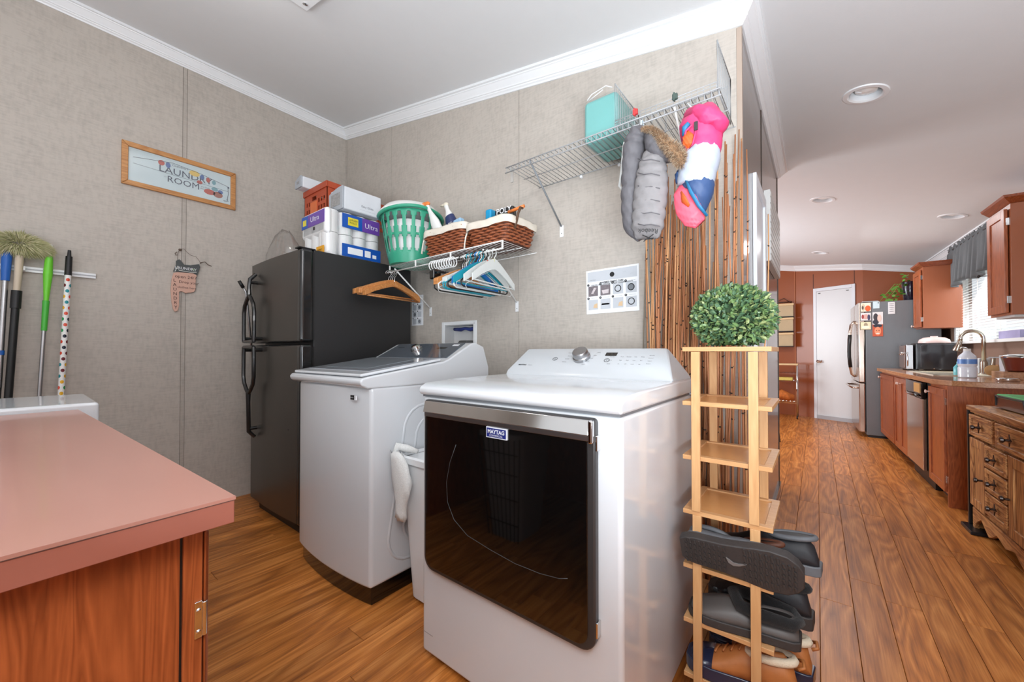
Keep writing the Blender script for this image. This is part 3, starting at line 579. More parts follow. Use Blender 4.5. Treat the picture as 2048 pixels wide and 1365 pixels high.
# ------------------------------------------------------------- dried sticks
ST = [mat('stick_tan', (208, 154, 106), .5, var=.2, vs=8), mat('stick_brown', (160, 106, 68), .5, var=.2, vs=8), mat('stick_red', (182, 120, 80), .45, var=.2, vs=8), mat('stick_grey', (150, 140, 124), .6, var=.15, vs=8)]
NODE = mat('stick_node', (60, 40, 28), .7)
def stick(x, y, h, dx, dy, m, r):
    pts = []; a = random.random()*6; k = 9; wob = random.uniform(.003, .012)
    for i in range(k+1):
        t_ = i/k; pts.append((x+dx*t_+wob*math.sin(a+t_*7), y+dy*t_+wob*.4*math.cos(a+t_*6), h*t_))
    pts = [(min(q[0], -.24 if q[1] < 1.93 else 9), min(q[1], YB-.008) if q[0] < XS+.01 else q[1], q[2]) for q in pts]
    mb = MB(); mb.tube(pts, [r*(1-.55*i/k) for i in range(k+1)], 6)
    for i in range(random.randint(3, 5)):
        t_ = random.uniform(.3, .97)*k; j = int(t_); f_ = t_-j; A_ = Vector(pts[j]); B_ = Vector(pts[min(k, j+1)]); c = A_.lerp(B_, f_); rr_ = r*(1-.55*t_/k)
        u_ = (B_-A_).normalized() if (B_-A_).length > 0 else Vector((0, 0, 1)); sd = random.choice((-1, 1))
        mb.tube([c-u_*.004, c, c+u_*.004], [rr_*.9, rr_*1.35, rr_*.9], 6, m=1); mb.tube([c, c+Vector((sd*rr_*2.2, -.001, .006))], [rr_*.6, rr_*.3], 5, m=1)
    o = mb.build('dried_stick', [m, NODE], None, smooth='all', origin=(x, y, 0))
    return o
ns_ = 0
for i in range(98):
    u_ = random.random(); x = -.655+.40*u_**1.05; y = random.uniform(1.76, 1.9); h = random.uniform(1.5, 2.0) if u_ < .75 else random.uniform(1.75, 2.06)
    if x > -.33 and random.random() < .3: continue
    x = max(min(x, -.275), -.35*y+.025)
    o = stick(x, y, h, random.uniform(-.02, .06), random.uniform(-.0, .02), ST[random.choice((0, 0, 1, 2, 2))], random.uniform(.0038, .0068)); ns_ += 1
    tag(o, 'reddish-brown dried stick in the dense bundle standing against the wall behind the rack', 'stick', 'dried sticks bundled against the wall')
for i, (x, h) in enumerate(((-.672, 1.85), (-.66, 1.8), (-.648, 1.86))):
    o = stick(x, 1.915, h, .002, 0, ST[3], .0045)
    tag(o, ('grey-green straight stick at the far left of the stick bundle', 'middle one of three grey-green sticks left of the brown bundle', 'grey-green stick touching the left side of the brown bundle')[i], 'stick', 'grey sticks left of the bundle')
for i, (x, y, h, dx) in enumerate(((-.243, 1.90, 2.03, .0), (-.238, 1.84, 1.99, .012), (-.225, 2.0, 1.75, .05), (-.236, 1.95, 2.0, -.004))):
    o = stick(x, y, h, dx, .0 if i != 2 else .12, ST[(0, 2, 0, 2)[i]], .0052)
    tag(o, ('tallest tan stick standing at the wall corner', 'reddish stick just in front of the wall corner', 'thin stick leaning towards the white door casing', 'reddish stick wrapped past the wall corner')[i], 'stick', 'sticks at the wall corner')
# ------------------------------------------------------------- shoes
def shoe_profile(L, W, H, kind):
    # (t, halfwidth, height)
    if kind == 'low': return [(0, .22, .30), (.04, .30, .62), (.12, .34, .80), (.25, .35, .74), (.38, .36, .70), (.5, .40, .74), (.62, .46, .62), (.75, .5, .46), (.88, .46, .36), (.96, .32, .28), (1, .14, .2)]
    if kind == 'clog': return [(0, .25, .34), (.05, .34, .55), (.15, .38, .56), (.3, .4, .52), (.42, .43, .66), (.52, .47, .78), (.66, .52, .70), (.8, .53, .54), (.9, .46, .42), (.97, .32, .3), (1, .16, .22)]
    return [(0, .24, .35), (.04, .32, .8), (.12, .35, .98), (.25, .36, .92), (.36, .37, .88), (.48, .40, .86), (.6, .45, .68), (.74, .5, .5), (.87, .48, .4), (.96, .34, .3), (1, .16, .22)]
def make_shoe(name, label, loc, rot, L, W, H, kind, mu, ms, mt=None, mlace=None, mcol=None, extra=None, heel_band=None):
    r = thing(name, label, 'shoe', loc, rot); M = WM[r]
    pr = shoe_profile(L, W, H, kind); n = 16; up = []; so = []; th = {'low': .026, 'clog': .022, 'boot': .036}[kind]
    for t_, w, h in pr:
        x = (t_-.5)*L; ring = []
        for k in range(n):
            a = PI*(k/(n-1)); ring.append((x, W*w*math.cos(a)*(1 if math.sin(a) < .6 else 1-.55*(math.sin(a)-.6)/.4), th+max(.002, (H*h-th))*math.sin(a)**.75))
        up.append(ring)
    cut = 5; mb = MB(M); mb.loft(up, 0)
    o = mb.build('upper', mu, r, smooth='all')
    ol = [((t_-.5)*L, W*(w+.04)) for t_, w, h in pr]
    poly = [(x-.004*(1 if i == 0 else 0), -w) for i, (x, w) in enumerate(ol)]+[(x, w) for x, w in reversed(ol)]
    poly = [(x*1.03, y) for x, y in poly]
    MB(M).prism(poly, 0, th+.004, 'Z').build('sole', ms, r, bevel=.004, smooth=True)
    if mt:   # toe cap
        tb = MB(M); rr_ = []
        for t_, w, h in pr[6 if kind != 'boot' else 7:]:
            x = (t_-.5)*L; rr_.append([(x*1.012, 1.05*q[1], th+(q[2]-th)*1.05) for q in up[[p[0] for p in pr].index(t_)]])
        tb.loft(rr_).build('toe_cap', mt, r, smooth='all')
    cm = MB(M); ring = []
    for k in range(20):
        a = 2*PI*k/20; x = -.27*L+.2*L*math.cos(a); ring.append((x, W*.24*math.sin(a), H*({'low': .745, 'clog': .6, 'boot': .84}[kind])+(.06*H*math.cos(a)*-1)))
    cm.tube(ring, .008 if kind != 'boot' else .012, 8, closed=True)
    cm.build('collar', mcol or mu, r, smooth='all')
    iv = MB(M); iv.loft([[(p[0], p[1]*.92, p[2]-.001) for p in ring], [(p[0]*.98, p[1]*.7, p[2]+.0035) for p in ring]]); iv.build('opening', BLACKM, r)
    if mlace:
        lb = MB(M)
        for i in range(4):
            x = (-.02+.075*i)*L; h_ = H*(.80-.085*i)
            lb.tube([(x-.004, -W*.2, h_), (x, 0, h_+.006), (x+.006, W*.2, h_)], .0028, 6)
        lb.tube([(-.03*L, -W*.2, H*.82), (.0, -W*.42, H*.62), (.02, -W*.5, H*.35), (.025, -W*.53, H*.12)], .0022, 6)
        lb.build('laces', mlace, r, smooth='all')
    if extra: extra(r, M, L, W, H)
    return r
SG = mat('sneaker_grey', (92, 94, 98), .6, var=.12, vs=50); SB = mat('sneaker_black', (30, 30, 34), .6, var=.15, bump=.3); SOLE = mat('rubber_dark', (52, 48, 47), .6, var=.15, vs=60, bump=.6, bs=120)
BROWNS = mat('sneaker_brown', (92, 52, 34), .6, var=.2); TANL = mat('tan_leather', (172, 106, 54), .55, var=.1, vs=40, bump=.3); NAVY = mat('navy_rubber', (30, 40, 66), .25, var=.08, coat=.3); FLEECE = mat('cream_fleece', (222, 208, 184), .95, var=.1, bump=.8, bs=300); BFUR = mat('black_fur', (16, 15, 16), .95, var=.2, bump=1, bs=400, sheen=.1)
CLOG = mat('clog_grey', (86, 82, 80), .5, var=.05)
def tread(r, M, L, W, H):
    mb = MB(M)
    for i in range(22):
        t_ = (i+.8)/23; x = (t_-.5)*L*1.0
        if .42 < t_ < .52: continue
        w = W*(.34 if t_ < .45 else .44)*(1 if t_ < .85 else .75)
        for j in range(5):
            y0_ = -w+2*w*j/5
            mb.add([(x-.003, y0_+.001, -.0035), (x+.002, y0_+.001+.0, -.0035), (x+.005, y0_+2*w/5-.002, -.0035), (x, y0_+2*w/5-.002, -.0035), (x-.003, y0_+.001, .001), (x+.002, y0_+.001, .001), (x+.005, y0_+2*w/5-.002, .001), (x, y0_+2*w/5-.002, .001)], [(0, 3, 2, 1), (4, 5, 6, 7), (0, 1, 5, 4), (1, 2, 6, 5), (2, 3, 7, 6), (3, 0, 4, 7)])
    o = mb.build('tread', SOLE, r); o['kind'] = 'stuff'
    sw = [(-.03, -.012), (-.024, .004), (-.012, .010), (.004, .006), (.022, -.006), (.0, .0), (-.012, .0), (-.02, -.006)]
    MB(M).prism(sw, -.0045, -.001, 'Z').build('sole_mark', mat('sole_mark', (112, 108, 106), .5), r)
make_shoe('sneaker', 'grey sneaker lying on its side with the patterned sole showing, fifth shelf of the rack', (-.185, 1.292, SZ[4]+.06), (-1.28, 0.0, 0.03), .30, .125, .11, 'low', SG, SOLE, extra=tread, mlace=None)
make_shoe('sneaker', 'black and grey sneaker standing behind the sole-up sneaker, heel sticking out of the rack', (-.145, 1.50, SZ[4]+.001), (0, 0, PI), .29, .1, .13, 'low', SB, SG, mt=None, mcol=SG)
make_shoe('sneaker', 'brownish sneaker at the very back of the fifth shelf', (-.2, 1.425, SZ[4]+.001), (0, 0, PI+.05), .24, .06, .11, 'low', BROWNS, SOLE)
def clogx(r, M, L, W, H):
    mb = MB(M)
    for x, y, z in ((.24, -.5, .40), (.33, -.47, .30), (.17, -.47, .56), (.27, -.36, .6), (.13, -.52, .3)): mb.sph((x*L, y*W, z*H), .009, 10, 6, sc=(1, .35, 1))
    mb.build('vent_holes', BLACKM, r)
    f = MB(M); f.tube([(-.45*L, -.36*W, .62*H), (-.2*L, -.4*W, .72*H), (.0*L, -.36*W, .78*H), (.08*L, 0, .92*H), (.0, .36*W, .78*H), (-.2*L, .4*W, .72*H), (-.45*L, .3*W, .66*H), (-.5*L, 0, .62*H)], [.016, .018, .018, .016, .018, .018, .016, .016], 8, closed=True)
    f.build('fur_lining', BFUR, r, smooth='all')
make_shoe('clog', 'grey rubber clog with black fur lining, front of the sixth shelf', (-.19, 1.385, SZ[5]+.001), (0, 0, PI+.06), .285, .115, .105, 'clog', CLOG, SOLE, extra=clogx)
make_shoe('slip_on_shoe', 'black slip-on shoe behind the grey clog on the sixth shelf', (-.16, 1.51, SZ[5]+.001), (0, 0, PI), .28, .1, .125, 'boot', SB, SOLE, mcol=BFUR)
def bootx(r, M, L, W, H):
    mb = MB(M); mb.tube([(-.5*L, -.2*W, .84*H), (-.54*L, -.1*W, .92*H), (-.55*L, .06*W, .85*H), (-.5*L, .1*W, .8*H)], .005, 6); mb.build('pull_loop', TANL, r, smooth='all')
    p = MB(M); p.tube([(.5*L, 0, .028), (.3*L, -.5*W, .028), (0, -.44*W, .028), (-.45*L, -.36*W, .028)], .0035, 6); p.build('welt', mat('welt_tan', (190, 150, 110), .6), r)
make_shoe('duck_boot', 'tan leather duck boot with navy rubber toe and tan laces, front of the bottom shelf', (-.195, 1.385, SZ[6]+.001), (0, 0, PI+.05), .29, .11, .135, 'boot', TANL, NAVY, mt=NAVY, mlace=TANL, mcol=FLEECE, extra=bootx)
make_shoe('duck_boot', 'second tan duck boot, half hidden behind the front one on the bottom shelf', (-.16, 1.515, SZ[6]+.001), (0, 0, PI-.04), .28, .1, .135, 'boot', TANL, NAVY, mt=NAVY, mlace=TANL, mcol=FLEECE, extra=bootx)
# ------------------------------------------------------------- wire shelves
def wire_shelf(name, label, x0, x1, yf, z, m, wr, sp, loc, lip=.03, rod=None):
    t = thing(name, label, 'shelf', loc); mb = MB(); n = int((x1-x0)/sp)
    for i in range(n+1):
        x = x0+.008+(x1-x0-.016)*i/n; mb.tube([(x, YB-.012, z), (x, yf, z), (x, yf-.002, z-lip)], wr, 5, cap=True)
    mb.build('deck_wires', m, t, smooth='all')
    MB().tube([(x0, yf, z-.001), (x1, yf, z-.001)], wr*1.7, 8).build('front_rail', m, t, smooth='all')
    MB().tube([(x0, yf-.003, z-lip), (x1, yf-.003, z-lip)], wr*1.7, 8).build('lip_rail', m, t, smooth='all')
    MB().tube([(x0, YB-.014, z-.003), (x1, YB-.014, z-.003)], wr*1.7, 8).build('back_rail', m, t, smooth='all')
    MB().tube([(x0, (YB+yf)/2, z-.004), (x1, (YB+yf)/2, z-.004)], wr*1.3, 8).build('middle_rail', m, t, smooth='all')
    return t
us = wire_shelf('wire_shelf', 'upper wire shelf holding a turquoise package and two hanging jackets', -1.30, -.272, 1.60, 2.10, WIREG, .0017, .0245, (-.78, YB, 2.1))
def bracket(t, x, yf, z, zw, m, tabm=None):
    b = MB(); b.tube([(x, yf+.005, z-.006), (x-.006, YB-.006, zw+.03)], .0062, 6, flat=.7); b.build('support_brace', m, t, smooth='all')
    MB().box(x-.018, x+.006, YB-.004, YB, zw-.03, zw+.035).build('brace_clip', TRIM, t, bevel=.001); MB().lathe((x-.006, YB-.004, zw-.01), [(.003, 0), (.002, -.001)], 8, axis=(0, 1, 0)).build('screw', DARKG, t)
bracket(us, -1.145, 1.60, 2.10, 1.81, mat('brace_grey', (128, 132, 136), .4)); bracket(us, -.44, 1.60, 2.10, 1.80, WIREW)
MB().box(-1.278, -1.262, 1.615, 1.62, 2.02, 2.098).build('hang_tab', mat('tab_grey', (170, 166, 160), .6), us)
for x in (-1.02, -.8, -.6): MB().lathe((x, YB-.004, 2.088), [(.008, 0), (.008, -.012), (.003, -.014)], 10, axis=(0, 1, 0)).build('wall_clip', TRIM, us)
ls = wire_shelf('wire_shelf', 'lower white wire shelf holding the green laundry basket and two wicker baskets', -2.335, -1.315, 1.60, 1.715, WIREW, .0016, .024, (-1.83, YB, 1.715), lip=.0)
MB().tube([(-2.335, 1.595, 1.672), (-1.315, 1.595, 1.672)], .0045, 8).build('hanging_rod', WIREW, ls, smooth='all')
for x in (-2.332, -2.05, -1.72, -1.318): MB().box(x-.004, x+.004, 1.592, 1.6, 1.668, 1.717).build('rod_hook', WIREW, ls, bevel=.001)
bracket(ls, -2.29, 1.60, 1.70, 1.42, WIREW); bracket(ls, -1.468, 1.60, 1.70, 1.40, WIREW)
# turquoise package
pk = thing('bedding_package', 'turquoise bedding pack in clear plastic on the upper wire shelf', 'package', (-.79, 1.78, 2.103))
MB().box(-.868, -.70, 1.655, 1.90, 2.103, 2.305).build('folded_fabric', mat('turquoise_fabric', (112, 182, 178), .45, var=.03, vs=5), pk, bevel=.022, segs=4)
MB().box(-.872, -.696, 1.651, 1.904, 2.1025, 2.31).build('plastic_sleeve', glass('clear_plastic', alpha=.2), pk, bevel=.02, segs=3)
MB().tube([(-.85, 1.66, 2.312), (-.83, 1.665, 2.335), (-.76, 1.67, 2.35), (-.73, 1.67, 2.33)], .0025, 6).tube([(-.84, 1.66, 2.308), (-.77, 1.66, 2.33)], .002, 6).build('handle', mat('clear_vinyl', (225, 225, 228), .3), pk, smooth='all')
# wire bin
bn = thing('wire_basket', 'grey wire basket with tall end panels at the right end of the upper shelf', 'basket', (-.48, 1.75, 2.104))
def panel(x, y0, y1, z0, zf, zb, n, tilt=0):
    m = MB(); m.tube([(x, y0, z0), (x+tilt, y0, zf), (x+tilt, y1, zb), (x, y1, z0)], .0024, 6, closed=True)
    for i in range(1, n):
        y = y0+(y1-y0)*i/n; zt_ = zf+(zb-zf)*i/n; m.tube([(x, y, z0), (x+tilt, y, zt_)], .0014, 5)
    return m
panel(-.692, 1.615, 1.9, 2.106, 2.30, 2.30, 14).build('end_panel', WIREG, bn, smooth='all')
panel(-.288, 1.615, 1.9, 2.106, 2.292, 2.30, 13).build('end_panel', WIREG, bn, smooth='all')
m = MB()
for i in range(19): x = -.69+.4*i/18; m.tube([(x, 1.9, 2.107), (x, 1.612, 2.107), (x, 1.610, 2.132)], .0013, 5)
m.build('floor_wires', WIREG, bn, smooth='all')
m = MB(); m.tube([(-.69, 1.61, 2.132), (-.29, 1.61, 2.132)], .002, 6); m.tube([(-.69, 1.61, 2.12), (-.29, 1.61, 2.12)], .0016, 6); m.build('front_rim', WIREG, bn, smooth='all')
m = MB(); m.tube([(-.69, 1.9, 2.107), (-.69, 1.9, 2.275), (-.3, 1.9, 2.275), (-.3, 1.9, 2.107)], .0032, 6)
for i in range(1, 6): m.tube([(-.69+.39*i/6, 1.9, 2.107), (-.69+.39*i/6, 1.9, 2.275)], .002, 5)
m.build('back_rim', WIREG, bn, smooth='all')
for i, (x, c, lab_) in enumerate(((-.60, (200, 60, 60), 'small red clip on the wire basket above the grey jacket'), (-.44, (70, 86, 80), 'dark grey-green clip lying on the wire basket above the pink vest'))):
    o = MB().box(x-.008, x+.012, 1.60, 1.612, 2.122, 2.145).box(x-.004, x+.003, 1.598, 1.614, 2.118, 2.15).build('clip', P('clip_col%d' % i, c), None, bevel=.002, origin=(x, 1.605, 2.12)); tag(o, lab_, 'clip')
# ------------------------------------------------------------- hangers
def hanger(name, label, loc, rz, kind, m, w=.21, tilt=0, group=None, neck=.0):
    t = thing(name, label, 'hanger', loc, (tilt, 0, rz), group); M = WM[t]
    hk = [(-.018, 0, .006-.024), (-.022, 0, .004-.012), (-.018, 0, .002), (-.006, 0, .0095), (.006, 0, .0095), (.017, 0, .001), (.020, 0, -.012), (.014, 0, -.026), (.003, 0, -.036), (0, 0, -.05), (0, 0, -.085-neck)]
    z0 = -.08-neck
    if kind == 'wood':
        MB(M).tube(hk, .0022, 6).build('hook', CHROME, t, smooth='all')
        for s in (-1, 1):
            rings = []
            for i in range(9):
                q = i/8; x = s*w*q; z = z0+.008-.085*q**1.25; hh = .017-.004*q+(.004 if i > 6 else 0); yy = .007+.010*q
                rings.append([(x, -yy+.012*q, z-hh), (x, yy+.012*q, z-hh), (x, yy+.012*q, z+hh), (x, -yy+.012*q, z+hh)])
            MB(M).loft(rings).build('arm', m, t, bevel=.003)
        MB(M).tube([(-w*.9, .01, z0-.09), (w*.9, .01, z0-.09)], .0055, 8).build('trouser_bar', m, t, smooth='all')
    elif kind == 'wire':
        MB(M).tube(hk, .0012, 5).build('hook', m, t, smooth='all')
        MB(M).tube([(0, 0, z0), (-w*.5, 0, z0-.045), (-w, 0, z0-.095), (-w*1.02, 0, z0-.108), (-w*.97, 0, z0-.118), (w*.97, 0, z0-.118), (w*1.02, 0, z0-.108), (w, 0, z0-.095), (w*.5, 0, z0-.045)], .0013, 5, closed=True).build('frame', m, t, smooth='all')
    else:
        MB(M).tube(hk, .0034, 6, flat=.8).build('hook', m, t, smooth='all')
        f_ = MB(M)
        if kind == 'tube': f_.tube([(0, 0, z0), (-w*.3, 0, z0-.014), (-w*.85, 0, z0-.07), (-w, 0, z0-.092), (-w*.985, 0, z0-.112), (-w*.9, 0, z0-.12), (w*.9, 0, z0-.12), (w*.985, 0, z0-.112), (w, 0, z0-.092), (w*.85, 0, z0-.07), (w*.3, 0, z0-.014)], .0042, 7, closed=True)
        else:
            for s in (-1, 1):
                rr_ = []
                for i in range(9):
                    q = i/8; x = s*w*q; z = z0+.018-.10*q**1.3; hh = .030-.012*q
                    rr_.append([(x, -.0035, z-hh), (x, .0035, z-hh), (x, .0035, z+hh), (x, -.0035, z+hh)])
                f_.loft(rr_)
            f_.tube([(-w*.93, 0, z0-.094), (w*.93, 0, z0-.094)], .004, 6)
        f_.build('frame', m, t, smooth=True)
    return t
HW = wood('hanger_wood', (216, 150, 88), (180, 112, 58), 'Y', .35, fig=.3, coat=.2); HPW = mat('hanger_white', (236, 238, 238), .35, var=.02); HT = mat('hanger_teal', (30, 150, 170), .35); HBl = mat('hanger_blue', (24, 120, 200), .35); HK = mat('hanger_black', (26, 26, 28), .35); HWP = mat('hanger_wirewhite', (226, 226, 224), .3); HCL = mat('hanger_frosted', (214, 218, 216), .35, var=.03)
RODZ = 1.672+.0045-.0072; RY = 1.595
hl = ['wooden hanger nearest the camera, at the left end of the lower shelf', 'second wooden hanger, just behind the front one', 'wooden hanger with white rubber grip in the left group', 'rearmost wooden hanger against the fridge side']
for i in range(4): hanger('wooden_hanger', hl[i], (-2.275-.014*i, RY-.006*i, RODZ), PI/2+(.10, .02, -.02, -.12)[i], 'wood', HW, w=.235, tilt=(0, .02, -.02, .05)[i], group='wooden hangers on the lower shelf rod', neck=.015*(i == 0))
MB_ = MB(); MB_.tube([(-2.305, 1.40, 1.565), (-2.30, 1.39, 1.54), (-2.298, 1.385, 1.50)], .006, 6)
hset = [(-1.68, 'tube', HK, 'black plastic hanger at the left of the coloured group'), (-1.672, 'wood', HW, 'wooden hanger inside the coloured hanger group'), (-1.655, 'wire', HWP, 'white wire hanger farthest left in the coloured group'), (-1.64, 'tube', HWP, 'white tube hanger left of the teal ones'), (-1.622, 'tube', HT, 'teal plastic hanger farthest left in the group'), (-1.606, 'wood', HCL, 'broad white plastic hanger between the two left teal ones'), (-1.59, 'tube', HT, 'second teal plastic hanger from the left'), (-1.572, 'tube', HK, 'black tube hanger beside the bright blue one'), (-1.556, 'flat', HBl, 'bright blue flat plastic hanger'), (-1.54, 'tube', HWP, 'white tube hanger just right of the bright blue one'), (-1.525, 'flat', HT, 'teal flat hanger right of the bright blue one'), (-1.51, 'wire', HWP, 'white wire hanger in the middle of the group'), (-1.495, 'tube', HK, 'dark tube hanger near the right of the group'), (-1.475, 'flat', HCL, 'frosted white flat hanger with red size mark'), (-1.455, 'wire', HWP, 'white wire hanger hanging lowest in the group'), (-1.43, 'flat', HCL, 'frosted white flat hanger with yellow size mark, nearest the camera')]
for i, (x, kd, m_, lab_) in enumerate(hset):
    w_ = .2+.006*math.sin(i*2.1); hanger('hanger', lab_, (x+.055, RY, RODZ), PI/2+.05*math.sin(i*1.7)+(.1 if i > 12 else 0), kd, m_, w=w_, tilt=.03*math.cos(i*2.3), group='hangers on the lower shelf rod', neck=(.028 if i in (2, 14) else .012))
for x, c, lab_ in ((-1.42, (214, 80, 60), 'small red size marker on a frosted hanger'), (-1.375, (226, 220, 60), 'small yellow size marker on the front frosted hanger')):
    o = MB().box(x-.006, x+.006, RY-.014, RY-.002, 1.592, 1.622).build('size_marker', P('mk', c), None, bevel=.002, origin=(x, RY, 1.6)); tag(o, lab_, 'size marker')
for i in range(9):
    x = -1.875+.0225*i; pts = [(x+.008*math.sin(a*PI/6), RY-.003+.024*math.sin(a*PI/6), 1.658+.03*math.cos(a*PI/6)-.006) for a in range(12)]
    o = MB().tube(pts, .0034, 6, closed=True).build('hanger_ring', HPW, None, smooth='all', origin=(x, RY, 1.66)); tag(o, 'white plastic ring in the tight row on the lower shelf rod', 'ring', 'white rings on the lower rod')
bg = MB().box(-1.73, -1.69, 1.44, 1.5, 1.53, 1.585).box(-1.725, -1.695, 1.45, 1.60, 1.572, 1.592).build('black_bag', BLACKG, None, bevel=.01, origin=(-1.71, 1.47, 1.53)); tag(bg, 'small shiny black bag hanging behind the left end of the coloured hangers', 'bag')
# ------------------------------------------------------------- green basket
gb = thing('laundry_basket', 'round green plastic laundry basket full of white things on the lower shelf', 'laundry basket', (-2.235, 1.72, 1.718))
gc = Vector((-2.235, 1.70, 1.718)); GR = mat('green_plastic', (58, 160, 128), .35, var=.03); gh = .34; r0, r1 = .142, .205
def gr(z): return r0+(r1-r0)*(z/gh)**.8
mb = MB(); NS = 160
zs = [0, .06, .075, .09, .16, .175, .19, .215, .23, .295, .308, .32, gh]
def solid(i, j):
    z = (zs[j]+zs[j+1])/2; k = i % 8
    if .075 < z < .175: return k in (0, 1, 2) if .09 < z < .16 else k in (0, 1, 2, 3, 7)
    if .2 < z < .32: return k in (0, 1, 2) if .23 < z < .295 else (k in (0, 1, 2, 3, 7))
    return True
vs = []; 
for z in zs:
    for i in range(NS):
        a = 2*PI*i/NS; vs.append((gc.x+gr(z)*math.cos(a), gc.y+gr(z)*math.sin(a), gc.z+z))
fs = [(j*NS+i, j*NS+(i+1) % NS, (j+1)*NS+(i+1) % NS, (j+1)*NS+i) for j in range(len(zs)-1) for i in range(NS) if solid(i, j)]
fs.append(tuple(range(NS-1, -1, -1)))
o = mb.add(vs, fs).build('body', GR, gb, smooth=True); so = o.modifiers.new('s', 'SOLIDIFY'); so.thickness = .003
rim = [Vector((gc.x+(r1+.012)*math.cos(a*PI/24), gc.y+(r1+.012)*math.sin(a*PI/24), gc.z+gh+.012*math.cos(2*a*PI/24+1.0))) for a in range(48)]
MB().tube(rim, .012, 8, closed=True).build('rim', GR, gb, smooth='all')
ll = thing('plastic_tub', 'white oval plastic tub upside down on top of the green basket', 'tub', (gc.x, gc.y, gc.z+gh))
MB().lathe((gc.x-.005, gc.y, gc.z+gh+.012), [(.205, 0), (.207, .012), (.19, .03), (.17, .05), (.12, .058), (.001, .06)], 40).build('body', WHITEM, ll, smooth=True)
MB().tube([Vector((gc.x-.005+.208*math.cos(a*PI/24), gc.y+.208*math.sin(a*PI/24), gc.z+gh+.014)) for a in range(48)], .006, 6, closed=True).build('rim', WHITEM, ll, smooth='all')
lc = MB(); lc.lathe(gc+Vector((0, 0, .01)), [(.12, 0), (.135, .05), (.16, .2), (.17, .27), (.001, .29)], 24)
lo = lc.build('white_laundry', mat('white_cloth', (238, 236, 236), .8, var=.04, vs=18, bump=.8, bs=20), None, smooth='all', origin=tuple(gc+Vector((0, 0, .01)))); tag(lo, 'bundle of white cloth inside the green laundry basket', 'laundry')
# ------------------------------------------------------------- wicker baskets
WK = mat('wicker', (150, 84, 52), .35, var=.42, vs=45); WKD = mat('wicker_dark', (84, 40, 22), .6, var=.2); LIN = mat('cream_liner', (228, 220, 206), .8, var=.04, vs=10, bump=.6, bs=25)
def wicker(label, x0, x1, y0, y1, z, h, dx):
    t = thing('wicker_basket', label, 'basket', ((x0+x1)/2, (y0+y1)/2, z), group='wicker baskets on the lower shelf')
    def per(z_, r=.03, n=16):
        f_ = z_/h; a0, a1, b0, b1 = x0+dx*(1-f_), x1-dx*(1-f_), y0+dx*.6*(1-f_), y1-dx*.6*(1-f_)
        out = []
        for cx_, cy_, s in ((a1-r, b1-r, 0), (a0+r, b1-r, 90), (a0+r, b0+r, 180), (a1-r, b0+r, 270)):
            for k in range(4): an = math.radians(s+30*k); out.append(Vector((cx_+r*math.cos(an), cy_+r*math.sin(an), z+z_)))
        # resample evenly
        seg = []; tot = 0
        for i in range(len(out)): l = (out[(i+1) % len(out)]-out[i]).length; seg.append(l); tot += l
        m = 72; res = []; i = 0; acc = 0
        for k in range(m):
            d = tot*k/m
            while acc+seg[i] < d: acc += seg[i]; i += 1
            res.append(out[i].lerp(out[(i+1) % len(out)], (d-acc)/seg[i] if seg[i] else 0))
        return res
    c = Vector(((x0+x1)/2, (y0+y1)/2, 0)); mb = MB(); rows = int(h/.0152)
    for j in range(rows):
        z_ = .008+j*.0152; pr = per(z_); pts = []
        for k, p in enumerate(pr):
            n = Vector((p.x-c.x, p.y-c.y, 0)).normalized(); pts.append(p+n*(.0068*math.cos(PI*(k/2)+PI*j))+Vector((0, 0, .0012*math.sin(k*.7+j))))
        mb.tube(pts, .0072, 5, closed=True)
    o = mb.build('weave', WK, t, smooth='all'); o['kind'] = 'stuff'
    a = per(0); b = per(h); MB().loft([[p*1.0 for p in a], b]).build('inner_wall', WKD, t)
    lt_ = []; top = per(h)
    for dz, gx in ((-.035, .010), (-.02, .013), (.0, .012), (.008, .006), (.006, -.004), (-.02, -.006)):
        lt_.append([p+Vector((p.x-c.x, p.y-c.y, 0)).normalized()*(gx+.0025*math.sin(k*1.3+dz*60))+Vector((0, 0, dz+.003*math.sin(k*.5))) for k, p in enumerate(top)])
    MB().loft(lt_, cap=False).build('liner', LIN, t, smooth='all')
    MB().tube([(x0-.004, y0+.02, z+h-.02), (x0-.012, y0+.01, z+h-.06), (x0-.01, y0, z+h-.1), (x0-.013, y0, z+h-.13)], [.006, .005, .004, .006], 6).build('liner_tie', LIN, t, smooth='all')
    return t
w1 = wicker('left wicker basket with cream liner holding spray bottles, beside the green basket', -1.985, -1.618, 1.605, 1.86, 1.722, .158, .025)
w2 = wicker('right wicker basket with cream liner, at the right end of the lower shelf', -1.60, -1.285, 1.605, 1.87, 1.722, .128, .03)
hd = MB(); hd.tube([(-1.285, 1.66, 1.79), (-1.272, 1.66, 1.83), (-1.265, 1.665, 1.87), (-1.257, 1.675, 1.90), (-1.262, 1.70, 1.905)], [.007, .008, .007, .008, .007], 7); hd.build('handle', mat('handle_wood', (92, 66, 46), .6, var=.3), w2, smooth='all')
def bottle(name, label, c, prof, mats, axis=(0, 0, 1), cat='bottle', parts=(), sx=1, sy=.6):
    t = thing(name, label, cat, c); MB().lathe(c, prof, 18, axis=axis, sx=sx, sy=sy).build('body', mats[0], t, smooth=True); return t
c = Vector((-1.87, 1.67, 1.83)); ax = Vector((-.6, 0, 1)).normalized()
sb = bottle('spray_bottle', 'white spray bottle with orange trigger head in the left wicker basket', c, [(.036, 0), (.038, .02), (.036, .15), (.022, .21), (.014, .25), (.015, .30)], [WHITEM], axis=ax)
OR = mat('orange_plastic', (236, 132, 62), .35); hdp = c+ax*.30
